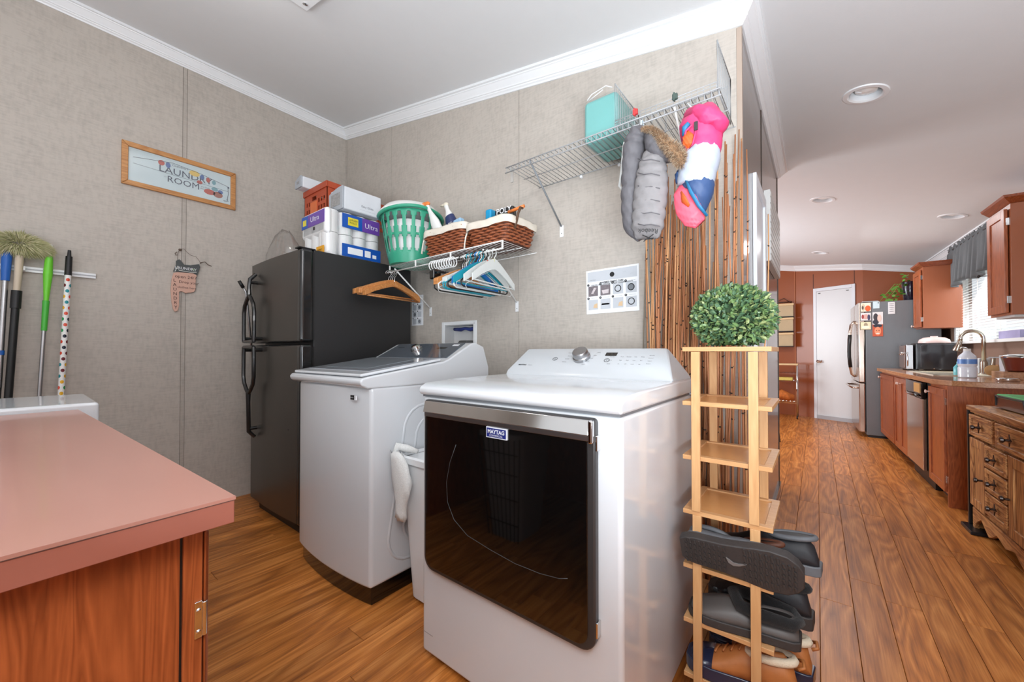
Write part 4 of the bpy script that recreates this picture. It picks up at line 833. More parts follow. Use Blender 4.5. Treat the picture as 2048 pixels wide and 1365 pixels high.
m = MB(); m.sph(hdp+Vector((-.005, 0, .012)), .02, 12, 8, sc=(1.5, .7, .8)); m.tube([hdp+Vector((-.02, 0, .016)), hdp+Vector((-.085, -.005, .012)), hdp+Vector((-.1, -.005, .004))], [.013, .010, .007], 8); m.build('spray_head', OR, sb, smooth='all')
MB().tube([hdp+Vector((-.045, 0, .005)), hdp+Vector((-.058, 0, -.02)), hdp+Vector((-.05, 0, -.05))], [.006, .006, .003], 6).build('trigger', OR, sb, smooth='all')
c = Vector((-1.80, 1.74, 1.80)); ax = Vector((-.42, 0, 1)).normalized(); NV = mat('navy_label', (40, 52, 96), .4)
nb_ = bottle('cleaner_bottle', 'white bottle with navy label leaning in the left wicker basket', c, [(.04, 0), (.042, .02), (.04, .18), (.026, .24), (.016, .27), (.016, .31)], [WHITEM], axis=ax, sy=.7)
MB().lathe(c+ax*.09, [(.042, 0), (.0435, .0), (.0435, .09), (.036, .13), (.03, .13)], 18, axis=ax, sy=.7, cap=False).build('label', NV, nb_, smooth=True)
m = MB(); hp = c+ax*.315; m.sph(hp, .017, 10, 8, sc=(1.4, .8, .9)); m.tube([hp, hp+Vector((-.05, 0, .004))], [.011, .007], 7); m.build('spray_head', mat('cream_plastic', (226, 218, 200), .4), nb_, smooth='all')
m = MB(); m.text('PURE', .026, c+ax*.15+Vector((0, -.0315, 0)), Vector((1, 0, .22)), ax, off=.001); m.build('lettering', WHITEM, nb_)
c = Vector((-1.735, 1.70, 1.8)); cbx = MB(); q = Matrix.Translation(c) @ Matrix.Rotation(-.15, 4, 'Y'); cbx.box(-.035, .03, -.02, .02, -.06, .15, M=q); o = cbx.build('detergent_box', mat('light_blue', (160, 200, 230), .4), None, bevel=.008, origin=tuple(c)); tag(o, 'light blue carton at the right of the left wicker basket', 'box')
m = MB(); m.text('S', .05, c+Vector((.012, -.0205, .10)), (1, 0, .15), (-.15, 0, 1)); m.build('lettering', INK, o)
cy = Vector((-1.50, 1.72, 1.84)); o = MB().box(-1.53, -1.485, 1.69, 1.75, 1.78, 1.955).build('blue_can', mat('cyan_can', (20, 150, 200), .35), None, bevel=.012, origin=(-1.505, 1.72, 1.78)); tag(o, 'bright cyan can standing at the left of the right wicker basket', 'can')
o = MB().box(-1.465, -1.33, 1.70, 1.74, 1.78, 1.94).build('polish_pack', BLACKG, None, bevel=.01, origin=(-1.4, 1.72, 1.78)); tag(o, 'black pack with white and yellow print in the right wicker basket', 'package')
m = MB(); m.text('POLY', .045, (-1.395, 1.6995, 1.922), (1, 0, 0), (0, 0, 1), bold=.0006); m.build('lettering', PAPER, o)
m = MB(); m.box(-1.43, -1.36, 1.6985, 1.7, 1.875, 1.897); m.build('yellow_patch', P('yel', (232, 190, 40)), o)
o = MB().tube([(-1.36, 1.70, 1.905), (-1.25, 1.70, 1.915)], .009, 8).build('orange_tool', OR, None, smooth='all', origin=(-1.3, 1.7, 1.9)); tag(o, 'orange handle lying across the right wicker basket', 'tool')
# ------------------------------------------------------------- things on the fridge
PW_ = mat('pack_white', (236, 236, 236), .45, var=.02); PB = mat('pack_blue', (22, 84, 176), .35); PP = mat('pack_purple', (104, 66, 160), .35); YL = mat('pack_yellow', (222, 206, 60), .4)
tp_ = thing('toilet_paper_pack', 'large wrapped pack of toilet rolls with blue and purple bands on the black fridge', 'toilet paper', (-2.68, 1.43, 1.755)); X0, X1, Y0, Y1, Z0, Z1 = -2.85, -2.5, 1.23, 1.64, 1.756, 2.075
for k in range(4):
    for j in range(2):
        yy = Y0+.053+.101*k
        MB().lathe((X1-.055, yy, Z0+.006+j*.152), [(.018, 0), (.052, .0), (.052, .148), (.018, .148)], 24).build('toilet_roll', PW_, tp_, smooth=True)
for k in range(3):
    for j in range(2): MB().lathe((X0+.06+.1*k, Y0+.054, Z0+.006+j*.152), [(.018, 0), (.052, 0), (.052, .148), (.018, .148)], 24).build('toilet_roll', PW_, tp_, smooth=True)
MB().box(X0+.02, X1-.11, Y0+.11, Y1, Z0, Z1-.01).build('inner_rolls', PW_, tp_, bevel=.02)
w = MB(); w.box(X0, X1, Y0, Y1, Z0, Z1); w.build('plastic_wrap', glass('film', alpha=.25), tp_, bevel=.03, segs=4)
MB().box(X0-.0, X1+.0005, Y0+.0, Y0+.05, Z0+.14, Z1-.002).build('white_corner', PW_, tp_, bevel=.028, segs=4)
b = MB(); b.box(X1-.001, X1+.002, Y0+.11, Y1-.02, Z1-.115, Z1-.02, 0); b.box(X1-.001, X1+.0025, Y0+.255, Y1-.02, Z1-.115, Z1-.02, 1); b.box(X1-.001, X1+.002, Y0+.11, Y1-.01, Z0+.01, Z0+.095, 0)
b.box(X1+.002, X1+.003, Y0+.15, Y0+.225, Z1-.095, Z1-.04, 2); b.box(X1+.002, X1+.003, Y0+.15, Y0+.26, Z0+.03, Z0+.075, 3); b.box(X1+.002, X1+.003, Y0+.275, Y0+.32, Z0+.03, Z0+.075, 3); b.box(X1+.002, X1+.003, Y0+.335, Y0+.365, Z0+.03, Z0+.055, 3)
b.text('Ultra', .05, (X1+.0025, Y0+.325, Z1-.07), (0, 1, 0), (0, 0, 1), 3); b.text('LARGER\nROLLS', .018, (X1+.003, Y0+.187, Z1-.066), (0, 1, 0), (0, 0, 1), 4)
b.build('side_print', [PB, PP, YL, PAPER, INK], tp_)
b = MB(); b.box(X0+.01, X1-.02, Y0-.002, Y0+.001, Z1-.105, Z1-.02, 1); b.box(X0+.01, X0+.1, Y0-.003, Y0+.001, Z1-.105, Z1-.02, 0); b.box(X0+.03, X0+.08, Y0-.004, Y0-.002, Z1-.085, Z1-.045, 2)
b.text('Ultra', .05, (X0+.2, Y0-.002, Z1-.06), (1, 0, 0), (0, 0, 1), 3, sx=1.2); b.box(X1-.12, X1-.02, Y0-.004, Y0, Z0+.008, Z0+.06, 5); b.text('FAMILY', .018, (X1-.07, Y0-.004, Z0+.034), (1, 0, 0), (0, 0, 1), 4); b.box(X1-.17, X1-.15, Y0-.003, Y0, Z1-.135, Z1-.115, 4)
b.build('front_print', [PB, PP, YL, PAPER, INK, P('sticker_orange', (236, 168, 40))], tp_)
bagm = glass('bag_film', alpha=.4, rough=.15)
pb = MB(); pb.loft([[(-3.06+.2*math.cos(a*PI/8)*s_, 1.2+.1*math.sin(a*PI/8)*s_, 1.757+z_+.012*math.sin(a*2.3+z_*40)*(z_ > 0)) for a in range(16)] for z_, s_ in ((0, .9), (.05, 1), (.12, .85), (.2, .5), (.24, .25))])
o = pb.build('plastic_bag', bagm, None, smooth='all', origin=(-3.06, 1.2, 1.757)); tag(o, 'crumpled clear plastic bag left of the toilet roll pack on the fridge', 'plastic bag')
o = MB().box(-3.16, -3.08, 1.17, 1.22, 1.757, 1.81).build('small_packet', P('pinkpack', (216, 190, 196)), None, bevel=.01, origin=(-3.12, 1.2, 1.757)); tag(o, 'small pale pink packet inside the clear bag at the far left of the fridge top', 'packet')
# orange crate
oc = thing('plastic_crate', 'rust-orange plastic crate on top of the toilet roll pack', 'crate', (-2.92, 1.6, 2.08)); OCM = mat('rust_plastic', (176, 72, 40), .4, var=.04)
cx0, cx1, cy0, cy1, cz0, cz1 = -3.1, -2.75, 1.36, 1.78, 2.08, 2.345
def holed(mb, p0, ux, uy, W_, H_, holes, th):
    # plate with rectangular holes by grid cells
    xs = sorted({0, W_}|{h[0] for h in holes}|{h[1] for h in holes}); ys = sorted({0, H_}|{h[2] for h in holes}|{h[3] for h in holes}); nrm = ux.cross(uy)
    for a, b_ in zip(xs, xs[1:]):
        for c_, d_ in zip(ys, ys[1:]):
            mx_, my_ = (a+b_)/2, (c_+d_)/2
            if any(h[0] < mx_ < h[1] and h[2] < my_ < h[3] for h in holes): continue
            q = [p0+ux*u_+uy*v_ for u_, v_ in ((a, c_), (b_, c_), (b_, d_), (a, d_))]; r_ = [p-nrm*th for p in q]
            mb.add(q+r_, [(0, 1, 2, 3), (7, 6, 5, 4), (0, 4, 5, 1), (1, 5, 6, 2), (2, 6, 7, 3), (3, 7, 4, 0)])
mb = MB(); hs = [(x, x+.026, z, z+.03) for x in (.03, .065, .215, .255, .295) for z in (.03, .085, .14)]+[(.12, .19, .17, .20)]
holed(mb, Vector((cx0, cy0, cz0)), Vector((1, 0, 0)), Vector((0, 0, 1)), cx1-cx0, .225, hs, .004)
hs = [(y, y+.035, z, z+.03) for y in (.03, .09, .15, .25, .31, .37, .43) for z in (.03, .085, .14)]
holed(mb, Vector((cx1, cy0, cz0)), Vector((0, 1, 0)), Vector((0, 0, 1)), cy1-cy0, .225, hs, .004)
mb.box(cx0, cx0+.004, cy0, cy1, cz0, cz1-.04).box(cx0, cx1, cy1-.004, cy1, cz0, cz1-.04).box(cx0, cx1, cy0, cy1, cz0, cz0+.004)
mb.build('body', OCM, oc)
MB().box(cx0-.008, cx1+.008, cy0-.008, cy0+.002, cz1-.042, cz1).box(cx0-.008, cx1+.008, cy1-.002, cy1+.008, cz1-.042, cz1).box(cx0-.008, cx0+.002, cy0, cy1, cz1-.042, cz1).box(cx1-.002, cx1+.008, cy0, cy1, cz1-.042, cz1).build('rim', OCM, oc)
MB().box(cx0+.10, cx0+.2, cy0-.002, cy0+.001, cz0+.07, cz0+.16).build('tag', mat('crate_tag', (216, 112, 62), .5), oc)
def organizer(name, label, x0, x1, y0, y1, z0, z1, text=None):
    t = thing(name, label, 'container', ((x0+x1)/2, (y0+y1)/2, z0)); g1 = mat('bin_white', (216, 220, 226), .4); g2 = mat('bin_front_grey', (168, 174, 182), .25)
    MB().box(x0, x1, y0, y1, z0, z1).build('body', g1, t, bevel=.008)
    q = [(x0+(x1-x0)*i/8, z1-.0-(.035*(1-math.sin(PI*(i+1)/16)) if i < 8 else 0)) for i in range(9)]
    MB().prism([(x0, z0)]+[(x1, z0)]+list(reversed(q)), y0-.012, y0, 'Y').build('front_frame', g2, t, bevel=.003)
    MB().box(x0+.035, x1-.03, y0-.014, y0-.011, z0+.03, z1-.04).build('front_window', mat('bin_window', (150, 150, 150), .2, var=.3, vs=80), t)
    if text:
        m = MB()
        for i, tx in enumerate(text): m.text(tx, .022-.008*(i > 0), (x1+.0005, (y0+y1)/2+.03, z0+.05-.02*i), (0, 1, 0), (0, 0, 1))
        m.build('lettering', INKG, t)
    return t
organizer('storage_bin', 'white storage bin with grey front, right of the orange crate on the toilet roll pack', -2.66, -2.475, 1.34, 1.62, 2.078, 2.232, ('Easy Glide', '_________________', '________________'))
t = organizer('storage_bin', 'grey-fronted white storage bin lying on the left corner of the orange crate', -3.10, -3.0, 1.30, 1.6, 2.347, 2.432)
# ------------------------------------------------------------- wall papers, outlet box
def poster(name, label, x0, x1, z0, z1, rx, full=True):
    t = thing(name, label, 'poster', ((x0+x1)/2, YB, z0), (0, rx, 0)); M = Matrix.Translation(((x0+x1)/2, YB-.002, (z0+z1)/2)) @ Matrix.Rotation(rx, 4, 'Y'); W_, H_ = (x1-x0)/2, (z1-z0)/2; s = H_/.118
    MB(M).box(-W_, W_, -.0012, .0012, -H_, H_).build('sheet', PAPER, t)
    g = MB(M); y = -.0016; FR = []
    def R(a, b, c_, d_, m_): g.box(a*s, b*s, -.002, -.0011, c_*s, d_*s, m_)
    if full:
        R(-.137, .137, .055, .109, 0); k = [(.045*0+.016*math.cos(a*PI/12)+.005, .082+.016*math.sin(a*PI/12)) for a in range(24)]
        g.prism([(a*s, b*s) for a, b in [(p[0]*.8, (p[1]-.082)*.8+.082) for p in k]], -.0028, -.002, 'Y', 2)
        cells = [(-.105+.07*i, z) for z in (.005, -.068) for i in range(4)]
        for i, (cx_, cz_) in enumerate(cells):
            R(cx_-.028, cx_+.028, cz_-.028, cz_+.026, 0 if i not in (0, 1) else 3)
            cc = [((cx_-.028+.0065*math.cos(a*PI/8))*s, (cz_+.034+.0065*math.sin(a*PI/8))*s) for a in range(16)]; g.prism(cc, -.003, -.0019, 'Y', 2)
            g.text(str(i+1), .009*s, M @ Vector((0, 0, 0)) if False else ((cx_-.028)*s, -.0032, (cz_+.034)*s), (1, 0, 0), (0, 0, 1), 5)
            g.text('add load and select', .0045*s, ((cx_+.007)*s, -.0026, (cz_+.034)*s), (1, 0, 0), (0, 0, 1), 4)
            if i in (2, 3, 7):
                cc = [((cx_+.016*math.cos(a*PI/10))*s, -.0026, (cz_+.016*math.sin(a*PI/10))*s) for a in range(20)]; g.tube(cc, .0022*s, 5, closed=True, m=2)
            if i == 3: g.prism([(p[0], p[2]) for p in cc], -.003, -.0021, 'Y', 4)
            if i == 0: g.prism([((cx_+a)*s, (cz_+b)*s) for a, b in ((-.012, -.014), (.0, -.016), (.02, .016), (.006, .018))], -.003, -.002, 'Y', 6)
            if i == 1: g.prism([((cx_+a)*s, (cz_+b)*s) for a, b in ((-.02, 0), (-.014, -.02), (.018, -.018), (.02, .002))], -.003, -.002, 'Y', 6)
            if i in (4, 6): g.prism([((cx_+a)*s, (cz_+b)*s) for a, b in ((.0, -.018), (.024, -.02), (.024, .006), (.006, -.0))], -.003, -.002, 'Y', 7)
            if i == 5: R(cx_-.022, cx_+.022, cz_-.006, cz_+.002, 5)
        g.text('MAXIMIZE FABRIC CARE', .012*s, (0, -.002, .045*s), (1, 0, 0), (0, 0, 1), 2, bold=.0004).text('FOLLOW THESE STEPS FOR THE BEST CLEANING RESULTS', .0088*s, (0, -.002, .034*s), (1, 0, 0), (0, 0, 1), 2, bold=.0002)
        g.text('MAYTAG', .008*s, (-.105*s, -.0026, .063*s), (1, 0, 0), (0, 0, 1), 4)
        for i in range(3): g.text('- - -', .01*s, ((.03+.04*i)*s, -.0026, (.075+.012*(i % 2))*s), (1, 0, 0), (0, 0, 1), 4)
    else:
        for i in range(2):
            for j in range(4):
                R(-.052+.056*i, -.006+.056*i, -.108+.055*j, -.066+.055*j, 0); cc = [((-.029+.056*i+.014*math.cos(a*PI/8))*s, (-.087+.055*j+.014*math.sin(a*PI/8))*s) for a in range(16)]
                if (i+j) % 2: g.prism(cc, -.003, -.002, 'Y', 4)
                cc = [((-.05+.056*i+.005*math.cos(a*PI/8))*s, (-.062+.055*j+.005*math.sin(a*PI/8))*s) for a in range(16)]; g.prism(cc, -.003, -.002, 'Y', 2)
    g.build('print', [PGREY, PAPER, INK, mat('photo_grey', (120, 112, 116), .5, var=.3, vs=90), INKG, PAPER, mat('photo_light', (206, 196, 198), .5, var=.2, vs=90), P('photo_tan', (222, 190, 150))], t)
    return t
poster('instruction_sheet', 'white picture-instruction sheet for the dryer taped to the wall left of the sticks', -.994, -.702, 1.326, 1.563, -.012)
poster('instruction_sheet', 'narrow instruction sheet on the wall between the black fridge and the outlet box', -2.52, -2.383, 1.325, 1.56, 0, full=False)
ob = thing('washer_outlet_box', 'white recessed washer outlet box in the wall behind the washing machine', 'outlet box', (-1.985, YB, 1.1))
m = MB(); W0, W1, Z0, Z1 = -2.163, -1.815, 1.06, 1.335
m.box(W0, OB[0], YB-.01, YB, Z0, Z1).box(OB[1], W1, YB-.01, YB, Z0, Z1).box(OB[0], OB[1], YB-.01, YB, OB[3], Z1).box(OB[0], OB[1], YB-.01, YB, Z0, OB[2]); m.build('frame', WPLAS, ob, bevel=.003)
m = MB(); m.box(OB[0], OB[1], YB+.085, YB+.095, OB[2], OB[3]).box(OB[0]+.001, OB[0]+.004, YB-.005, YB+.09, OB[2]+.004, OB[3]-.004).box(OB[1]-.004, OB[1]-.001, YB-.005, YB+.09, OB[2]+.004, OB[3]-.004).box(OB[0]+.001, OB[1]-.001, YB-.005, YB+.09, OB[3]-.004, OB[3]-.001).box(OB[0]+.001, OB[1]-.001, YB-.005, YB+.09, OB[2]+.001, OB[2]+.004); m.build('recess', mat('recess_white', (206, 206, 206), .6), ob)
MB().tube([(-2.1, YB+.06, 1.285), (-2.02, YB+.05, 1.28), (-1.98, YB+.05, 1.287), (-1.93, YB+.05, 1.278), (-1.86, YB+.05, 1.288)], [.012, .014, .01, .014, .012], 8).build('blue_wrap', mat('blue_cloth', (50, 62, 130), .6, var=.3, vs=40), ob, smooth='all')
MB().loft([[(-2.03, YB+.0, 1.16), (-1.9, YB-.0, 1.12), (-1.86, YB+.07, 1.13), (-1.99, YB+.07, 1.17)], [(-2.0, YB+.01, 1.2), (-1.93, YB+.01, 1.2), (-1.9, YB+.06, 1.2), (-1.98, YB+.06, 1.2)]]).build('drain_hose_elbow', mat('hose_grey', (86, 86, 86), .5), ob, bevel=.004)
MB().lathe((-1.835, YB-.01, 1.315), [(.003, 0), (.002, -.002)], 8, axis=(0, 1, 0)).build('screw', STEEL, ob)
# ------------------------------------------------------------- left wall: picture, hand sign, rail, tools
def LW(y, z, d=0): return Vector((XL+d, y, z))
pic = thing('framed_picture', 'long oak-framed laundry room picture on the left wall', 'picture', LW(.72, 2.21)); OAKF = wood('oak_frame', (206, 150, 92), (164, 106, 56), 'Y', .4, fig=.3)
y0, y1, z0, z1 = .405, 1.03, 2.208, 2.492; fw = .032
def fr_bar(a, b, c, d_, nm='frame_bar'):
    MB().prism([(p[0], p[1]) for p in (a, b, c, d_)], XL+.002, XL+.02, 'X').build(nm, OAKF, pic, bevel=.004)
fr_bar((y0, z1), (y1, z1), (y1-fw, z1-fw), (y0+fw, z1-fw)); fr_bar((y0, z0), (y0+fw, z0+fw), (y1-fw, z0+fw), (y1, z0)); fr_bar((y0, z0), (y0, z1), (y0+fw, z1-fw), (y0+fw, z0+fw)); fr_bar((y1, z0), (y1-fw, z0+fw), (y1-fw, z1-fw), (y1, z1))
MB().box(XL+.002, XL+.007, y0+fw, y1-fw, z0+fw, z1-fw).build('print', mat('print_paper', (204, 220, 224), .5, var=.05, vs=9), pic)
pr = MB(); YD = (0, 1, 0); ZD = (0, 0, 1)
def PT(s, size, y, z, m=0, **k): pr.text(s, size, (XL+.0072, y, z), YD, ZD, m, **k)
PT('LAUNDRY', .062, .735, 2.375, 0, sx=1.05); PT('ROOM', .06, .72, 2.315, 0, sx=1.0); PT('the family\nthat works', .014, .845, 2.318, 0); PT("Grandma's", .02, .70, 2.42, 0)
def blob(y, z, ry, rz, m):
    pr.prism([(y+ry*math.cos(a*PI/8), z+rz*math.sin(a*PI/8)) for a in range(16)], XL+.0071, XL+.0082, 'X', m)
pr.tube([(XL+.0085, .46, 2.40), (XL+.0085, .66, 2.435), (XL+.0085, .82, 2.415), (XL+.0085, .985, 2.375)], .0012, 4, m=0); pr.tube([(XL+.0085, .46, 2.36), (XL+.0085, .985, 2.34)], .0008, 4, m=0)
for y, z, a, b_, m_ in ((.60, 2.415, .017, .018, 1), (.635, 2.412, .013, .02, 2), (.78, 2.405, .03, .02, 4), (.825, 2.395, .012, .017, 2), (.86, 2.385, .012, .018, 1), (.895, 2.378, .012, .016, 5), (.81, 2.352, .017, .013, 1), (.87, 2.30, .035, .02, 1), (.92, 2.295, .03, .022, 6), (.90, 2.33, .02, .014, 5), (.935, 2.32, .016, .014, 2), (.985, 2.37, .006, .006, 0)): blob(y, z, a, b_, m_)
pr.tube([(XL+.0085, .978, 2.27), (XL+.0085, .985, 2.32), (XL+.0085, .982, 2.37)], .0014, 4, m=0); pr.tube([(XL+.0085, .955, 2.262), (XL+.0085, .985, 2.265), (XL+.0085, .975, 2.28)], .0016, 4, m=0)
pr.build('lettering', [P('ink_blue', (70, 78, 96)), P('pic_red', (190, 96, 84)), P('pic_blue', (96, 120, 170)), P('pic_g', (130, 160, 120)), P('pic_y', (226, 196, 110)), P('pic_teal', (120, 166, 176)), P('pic_brown', (168, 110, 96))], pic)
MB().box(XL+.013, XL+.0145, y0+fw-.003, y1-fw+.003, z0+fw-.003, z1-fw+.003).build('glass', glass('picture_glass', alpha=.12), pic)
# hand-shaped sign
hs_ = thing('hand_sign', 'small pink wooden pointing-hand sign with a dark cuff hanging by wire on the left wall', 'sign', LW(.75, 1.4))
def S2(x, y): p = PX(x, y, XL+.012); return (p.y, p.z)
hand = [S2(*q) for q in ((347, 546), (343, 560), (341, 580), (343, 605), (346, 619), (350, 624), (355, 622), (358, 612), (358, 584), (362, 583), (366, 584), (371, 587), (376, 586), (382, 586), (388, 584), (391, 579), (391, 565), (393, 552), (392, 548), (380, 545), (360, 544))]
PK = mat('sign_pink', (206, 164, 146), .6, var=.05, vs=30); CUF = mat('sign_cuff', (74, 78, 78), .6, var=.15, vs=40)
MB().prism(hand, XL+.006, XL+.016, 'X').build('hand', PK, hs_, bevel=.0015)
cuff = [S2(*q) for q in ((346, 543), (352, 530), (352, 522), (358, 519), (362, 522), (368, 530), (380, 531), (398, 529), (400, 535), (394, 551), (385, 547), (360, 545))]
MB().prism(cuff, XL+.008, XL+.019, 'X').build('cuff', CUF, hs_, bevel=.0015)
sw_ = MB(); q = [PX(x, y, XL+.0225) for x, y in ((350, 543), (356, 532), (358, 541), (380, 545), (393, 545))]; sw_.tube(q, .0022, 5); sw_.build('cuff_stripe', mat('stripe_white', (220, 220, 214), .6), hs_)
tx = MB()
def HT_(s, x, y, size, m=0, vert=False, xo=XL+.0165): 
    p = PX(x, y, xo); tx.text(s, size, p, YD, ZD, m)
HT_('open 24/7', 372, 555, .030); HT_('Drop your', 378, 566, .026); HT_('clothes here', 374, 576, .021); HT_('LAUNDRY', 372, 538, .026, 1, xo=XL+.0195); HT_('co', 387, 539, .022, 2, xo=XL+.0195)
for i, ch in enumerate('LAUNDRY'): HT_(ch, 349+.4*i, 561+9*i, .030)
tx.build('lettering', [P('sign_brown', (70, 40, 34)), PAPER, P('sign_green', (150, 190, 120))], hs_)
w = MB(); w.tube([PX(x, y, XL+.012) for x, y in ((355, 522), (356, 505), (361, 498), (368, 498), (374, 505), (382, 511), (392, 514), (400, 524), (402, 528))], .0012, 5)
w.tube([PX(x, y, XL+.016) for x, y in ((400, 527), (404, 525), (410, 524), (416, 530), (423, 533))], .0028, 6); w.tube([PX(x, y, XL+.014) for x, y in ((356, 510), (352, 511), (350, 507), (354, 504))], .0022, 5); w.sph(PX(360, 500, XL+.014), .009, 10, 6); w.build('wire_hanger', mat('wire_brown', (92, 72, 60), .5), hs_, smooth='all')
# broom rail
rl = thing('broom_rail', 'white wall rail holding the brooms and dusters at the left', 'rail', LW(.0, 1.56)); MB().box(XL, XL+.018, -.42, .30, 1.572, 1.603).build('track', WPLAS, rl, bevel=.003)
MB().box(XL+.018, XL+.02, -.42, .298, 1.584, 1.591).build('groove', mat('rail_line', (170, 172, 176), .4), rl)
for x, y in ((44, 545), (92, 549), (135, 556)):
    p = PX(x, y, XL+.02); MB().box(XL+.018, XL+.05, p.y-.012, p.y+.012, 1.574, 1.60).build('grip', WPLAS, rl, bevel=.003)
def pole(pa, pb, r, m, n=10): return MB().tube([pa, pb], r, n)
def LP(x, y, d=.045): return PX(x, y, XL+d)
def broom(name, label, top, bot, segs_, cat='broom'):
    T = LP(*top, d=.05); B = LP(*bot, d=.09); D = (B-T); full = B+D*((B.z-.02)/-D.z) if D.z < 0 else B
    t = thing(name, label, cat, (full.x, full.y, 0)); L_ = (full-T)
    for nm, a, b_, ra, rb, m_ in segs_: MB().tube([T+L_*a, T+L_*((a+b_)/2), T+L_*b_], [ra, (ra+rb)/2, rb], 12).build(nm, m_, t, smooth=True)
    return t, T, L_
t, T, L_ = broom('broom', 'blue-capped silver pole at the far left edge of the photo', (14, 502), (-4, 790), [('blue_cap', 0, .10, .021, .016, mat('blue_cap', (30, 96, 180), .4)), ('tube', .10, .45, .012, .012, STEEL), ('collar', .33, .345, .0135, .0135, mat('blue_cap2', (30, 96, 180), .4)), ('lower_tube', .45, 1, .011, .011, DARKG)])
t, T, L_ = broom('duster', 'fluffy olive-green lambswool duster on a black pole', (39, 512), (17, 790), [('ferrule', 0, .13, .017, .013, mat('cream_ferrule', (206, 190, 168), .5)), ('grip', .12, .18, .02, .02, BLACKM), ('pole', .18, 1, .0155, .0155, BLACKM)], 'duster')
fc = LP(38, 488, .06); mb = MB(); FZ = [mat('duster_olive', (156, 156, 108), .9, var=.2), mat('duster_pale', (196, 190, 150), .9, var=.2)]
for i in range(2600):
    d = Vector((random.gauss(0, .5), random.gauss(0, 1), random.gauss(0, .6))).normalized(); d.x = abs(d.x)*.8 if random.random() < .8 else d.x*.3
    a = fc+Vector((d.x*.02, d.y*.06, d.z*.02)); e_ = fc+Vector((d.x*.05, d.y*.135, d.z*.075+ -.025*abs(d.y))); e_ += Vector([random.gauss(0, .006) for _ in range(3)]); e_.x = max(e_.x, XL+.004); a.x = max(a.x, XL+.004)
    s_ = (e_-a).cross(Vector((1, 0, .3))); s_ = s_.normalized()*.0013 if s_.length > 1e-6 else Vector((0, .001, 0)); mid = a.lerp(e_, .6)+Vector((0, 0, .006))
    mb.add([a-s_, a+s_, mid+s_, e_, mid-s_], [(0, 1, 2, 4), (4, 2, 3)], i % 2)
o = mb.build('wool_head', FZ, t); o['kind'] = 'stuff'
GRN = mat('lime_plastic', (110, 208, 50), .35); GRD = mat('lime_dark', (70, 180, 60), .35)
t, T, L_ = broom('mop', 'silver mop pole with a lime green handle', (100, 490), (79, 790), [('ring', 0, .02, .013, .013, WPLAS), ('handle', .02, .10, .014, .019, GRN), ('handle_neck', .10, .19, .019, .010, GRN), ('sleeve', .19, .29, .014, .012, GRD), ('pole', .28, 1, .0092, .0092, STEEL)], 'mop')
DOT = mat('dot_white', (240, 240, 238), .35)
t, T, L_ = broom('broom', 'polka-dot patterned pole with a black tip, rightmost of the cleaning tools', (139, 501), (122, 790), [('black_tip', 0, .022, .007, .009, BLACKM), ('tip_sleeve', .022, .088, .014, .0155, BLACKM), ('pole', .088, 1, .0135, .0135, DOT)])
DC = [P('dot%d' % i, c, .35) for i, c in enumerate(((214, 62, 30), (26, 152, 84), (236, 180, 40), (110, 30, 40), (24, 30, 50), (226, 84, 60), (20, 140, 150)))]
mb = MB(); u_ = L_.normalized(); ex = Vector((1, 0, 0)); ex = (ex-u_*ex.dot(u_)).normalized(); ey = u_.cross(ex)
for i in range(46):
    for j in range(3):
        an = j*2*PI/3+(i % 2)*PI/3; c0 = T+L_*(.105+.0195*i)
        if c0.z < .05: continue
        ring = []
        for k in range(8):
            a2 = an+.62*math.cos(k*PI/4); ring.append(c0+u_*(.0105*math.sin(k*PI/4))+(ex*math.cos(a2)+ey*math.sin(a2))*.0139)
        cc = c0+(ex*math.cos(an)+ey*math.sin(an))*.0142
        mb.add([cc]+ring, [(0, k+1, (k+1) % 8+1) for k in range(8)], (i*3+j*5+i//4) % 7)
o = mb.build('dots', DC, t); o['kind'] = 'stuff'
# grabber behind the fridge
t = thing('grabber_pole', 'dark-tipped metal pole poking out between left wall and black fridge', 'pole', (-3.36, 1.15, 0)); p0 = PX(478, 562, -3.32); p1 = Vector((-3.36, 1.2, .02))
p2 = PX(492, 585, -3.32); MB().tube([p0, p0.lerp(p2, .6)], [.012, .013], 8).build('tip', BLACKM, t, smooth='all'); MB().tube([p0.lerp(p2, .5), p2, p1], .008, 8).build('pole', STEEL, t, smooth='all')
o = MB().box(XL+.0, XL+.05, 1.28, 1.42, .0, .09).build('floor_cable_box', BLACKM, None, bevel=.01, origin=(XL, 1.35, 0)); tag(o, 'small black box on the floor in the gap beside the black fridge', 'box')
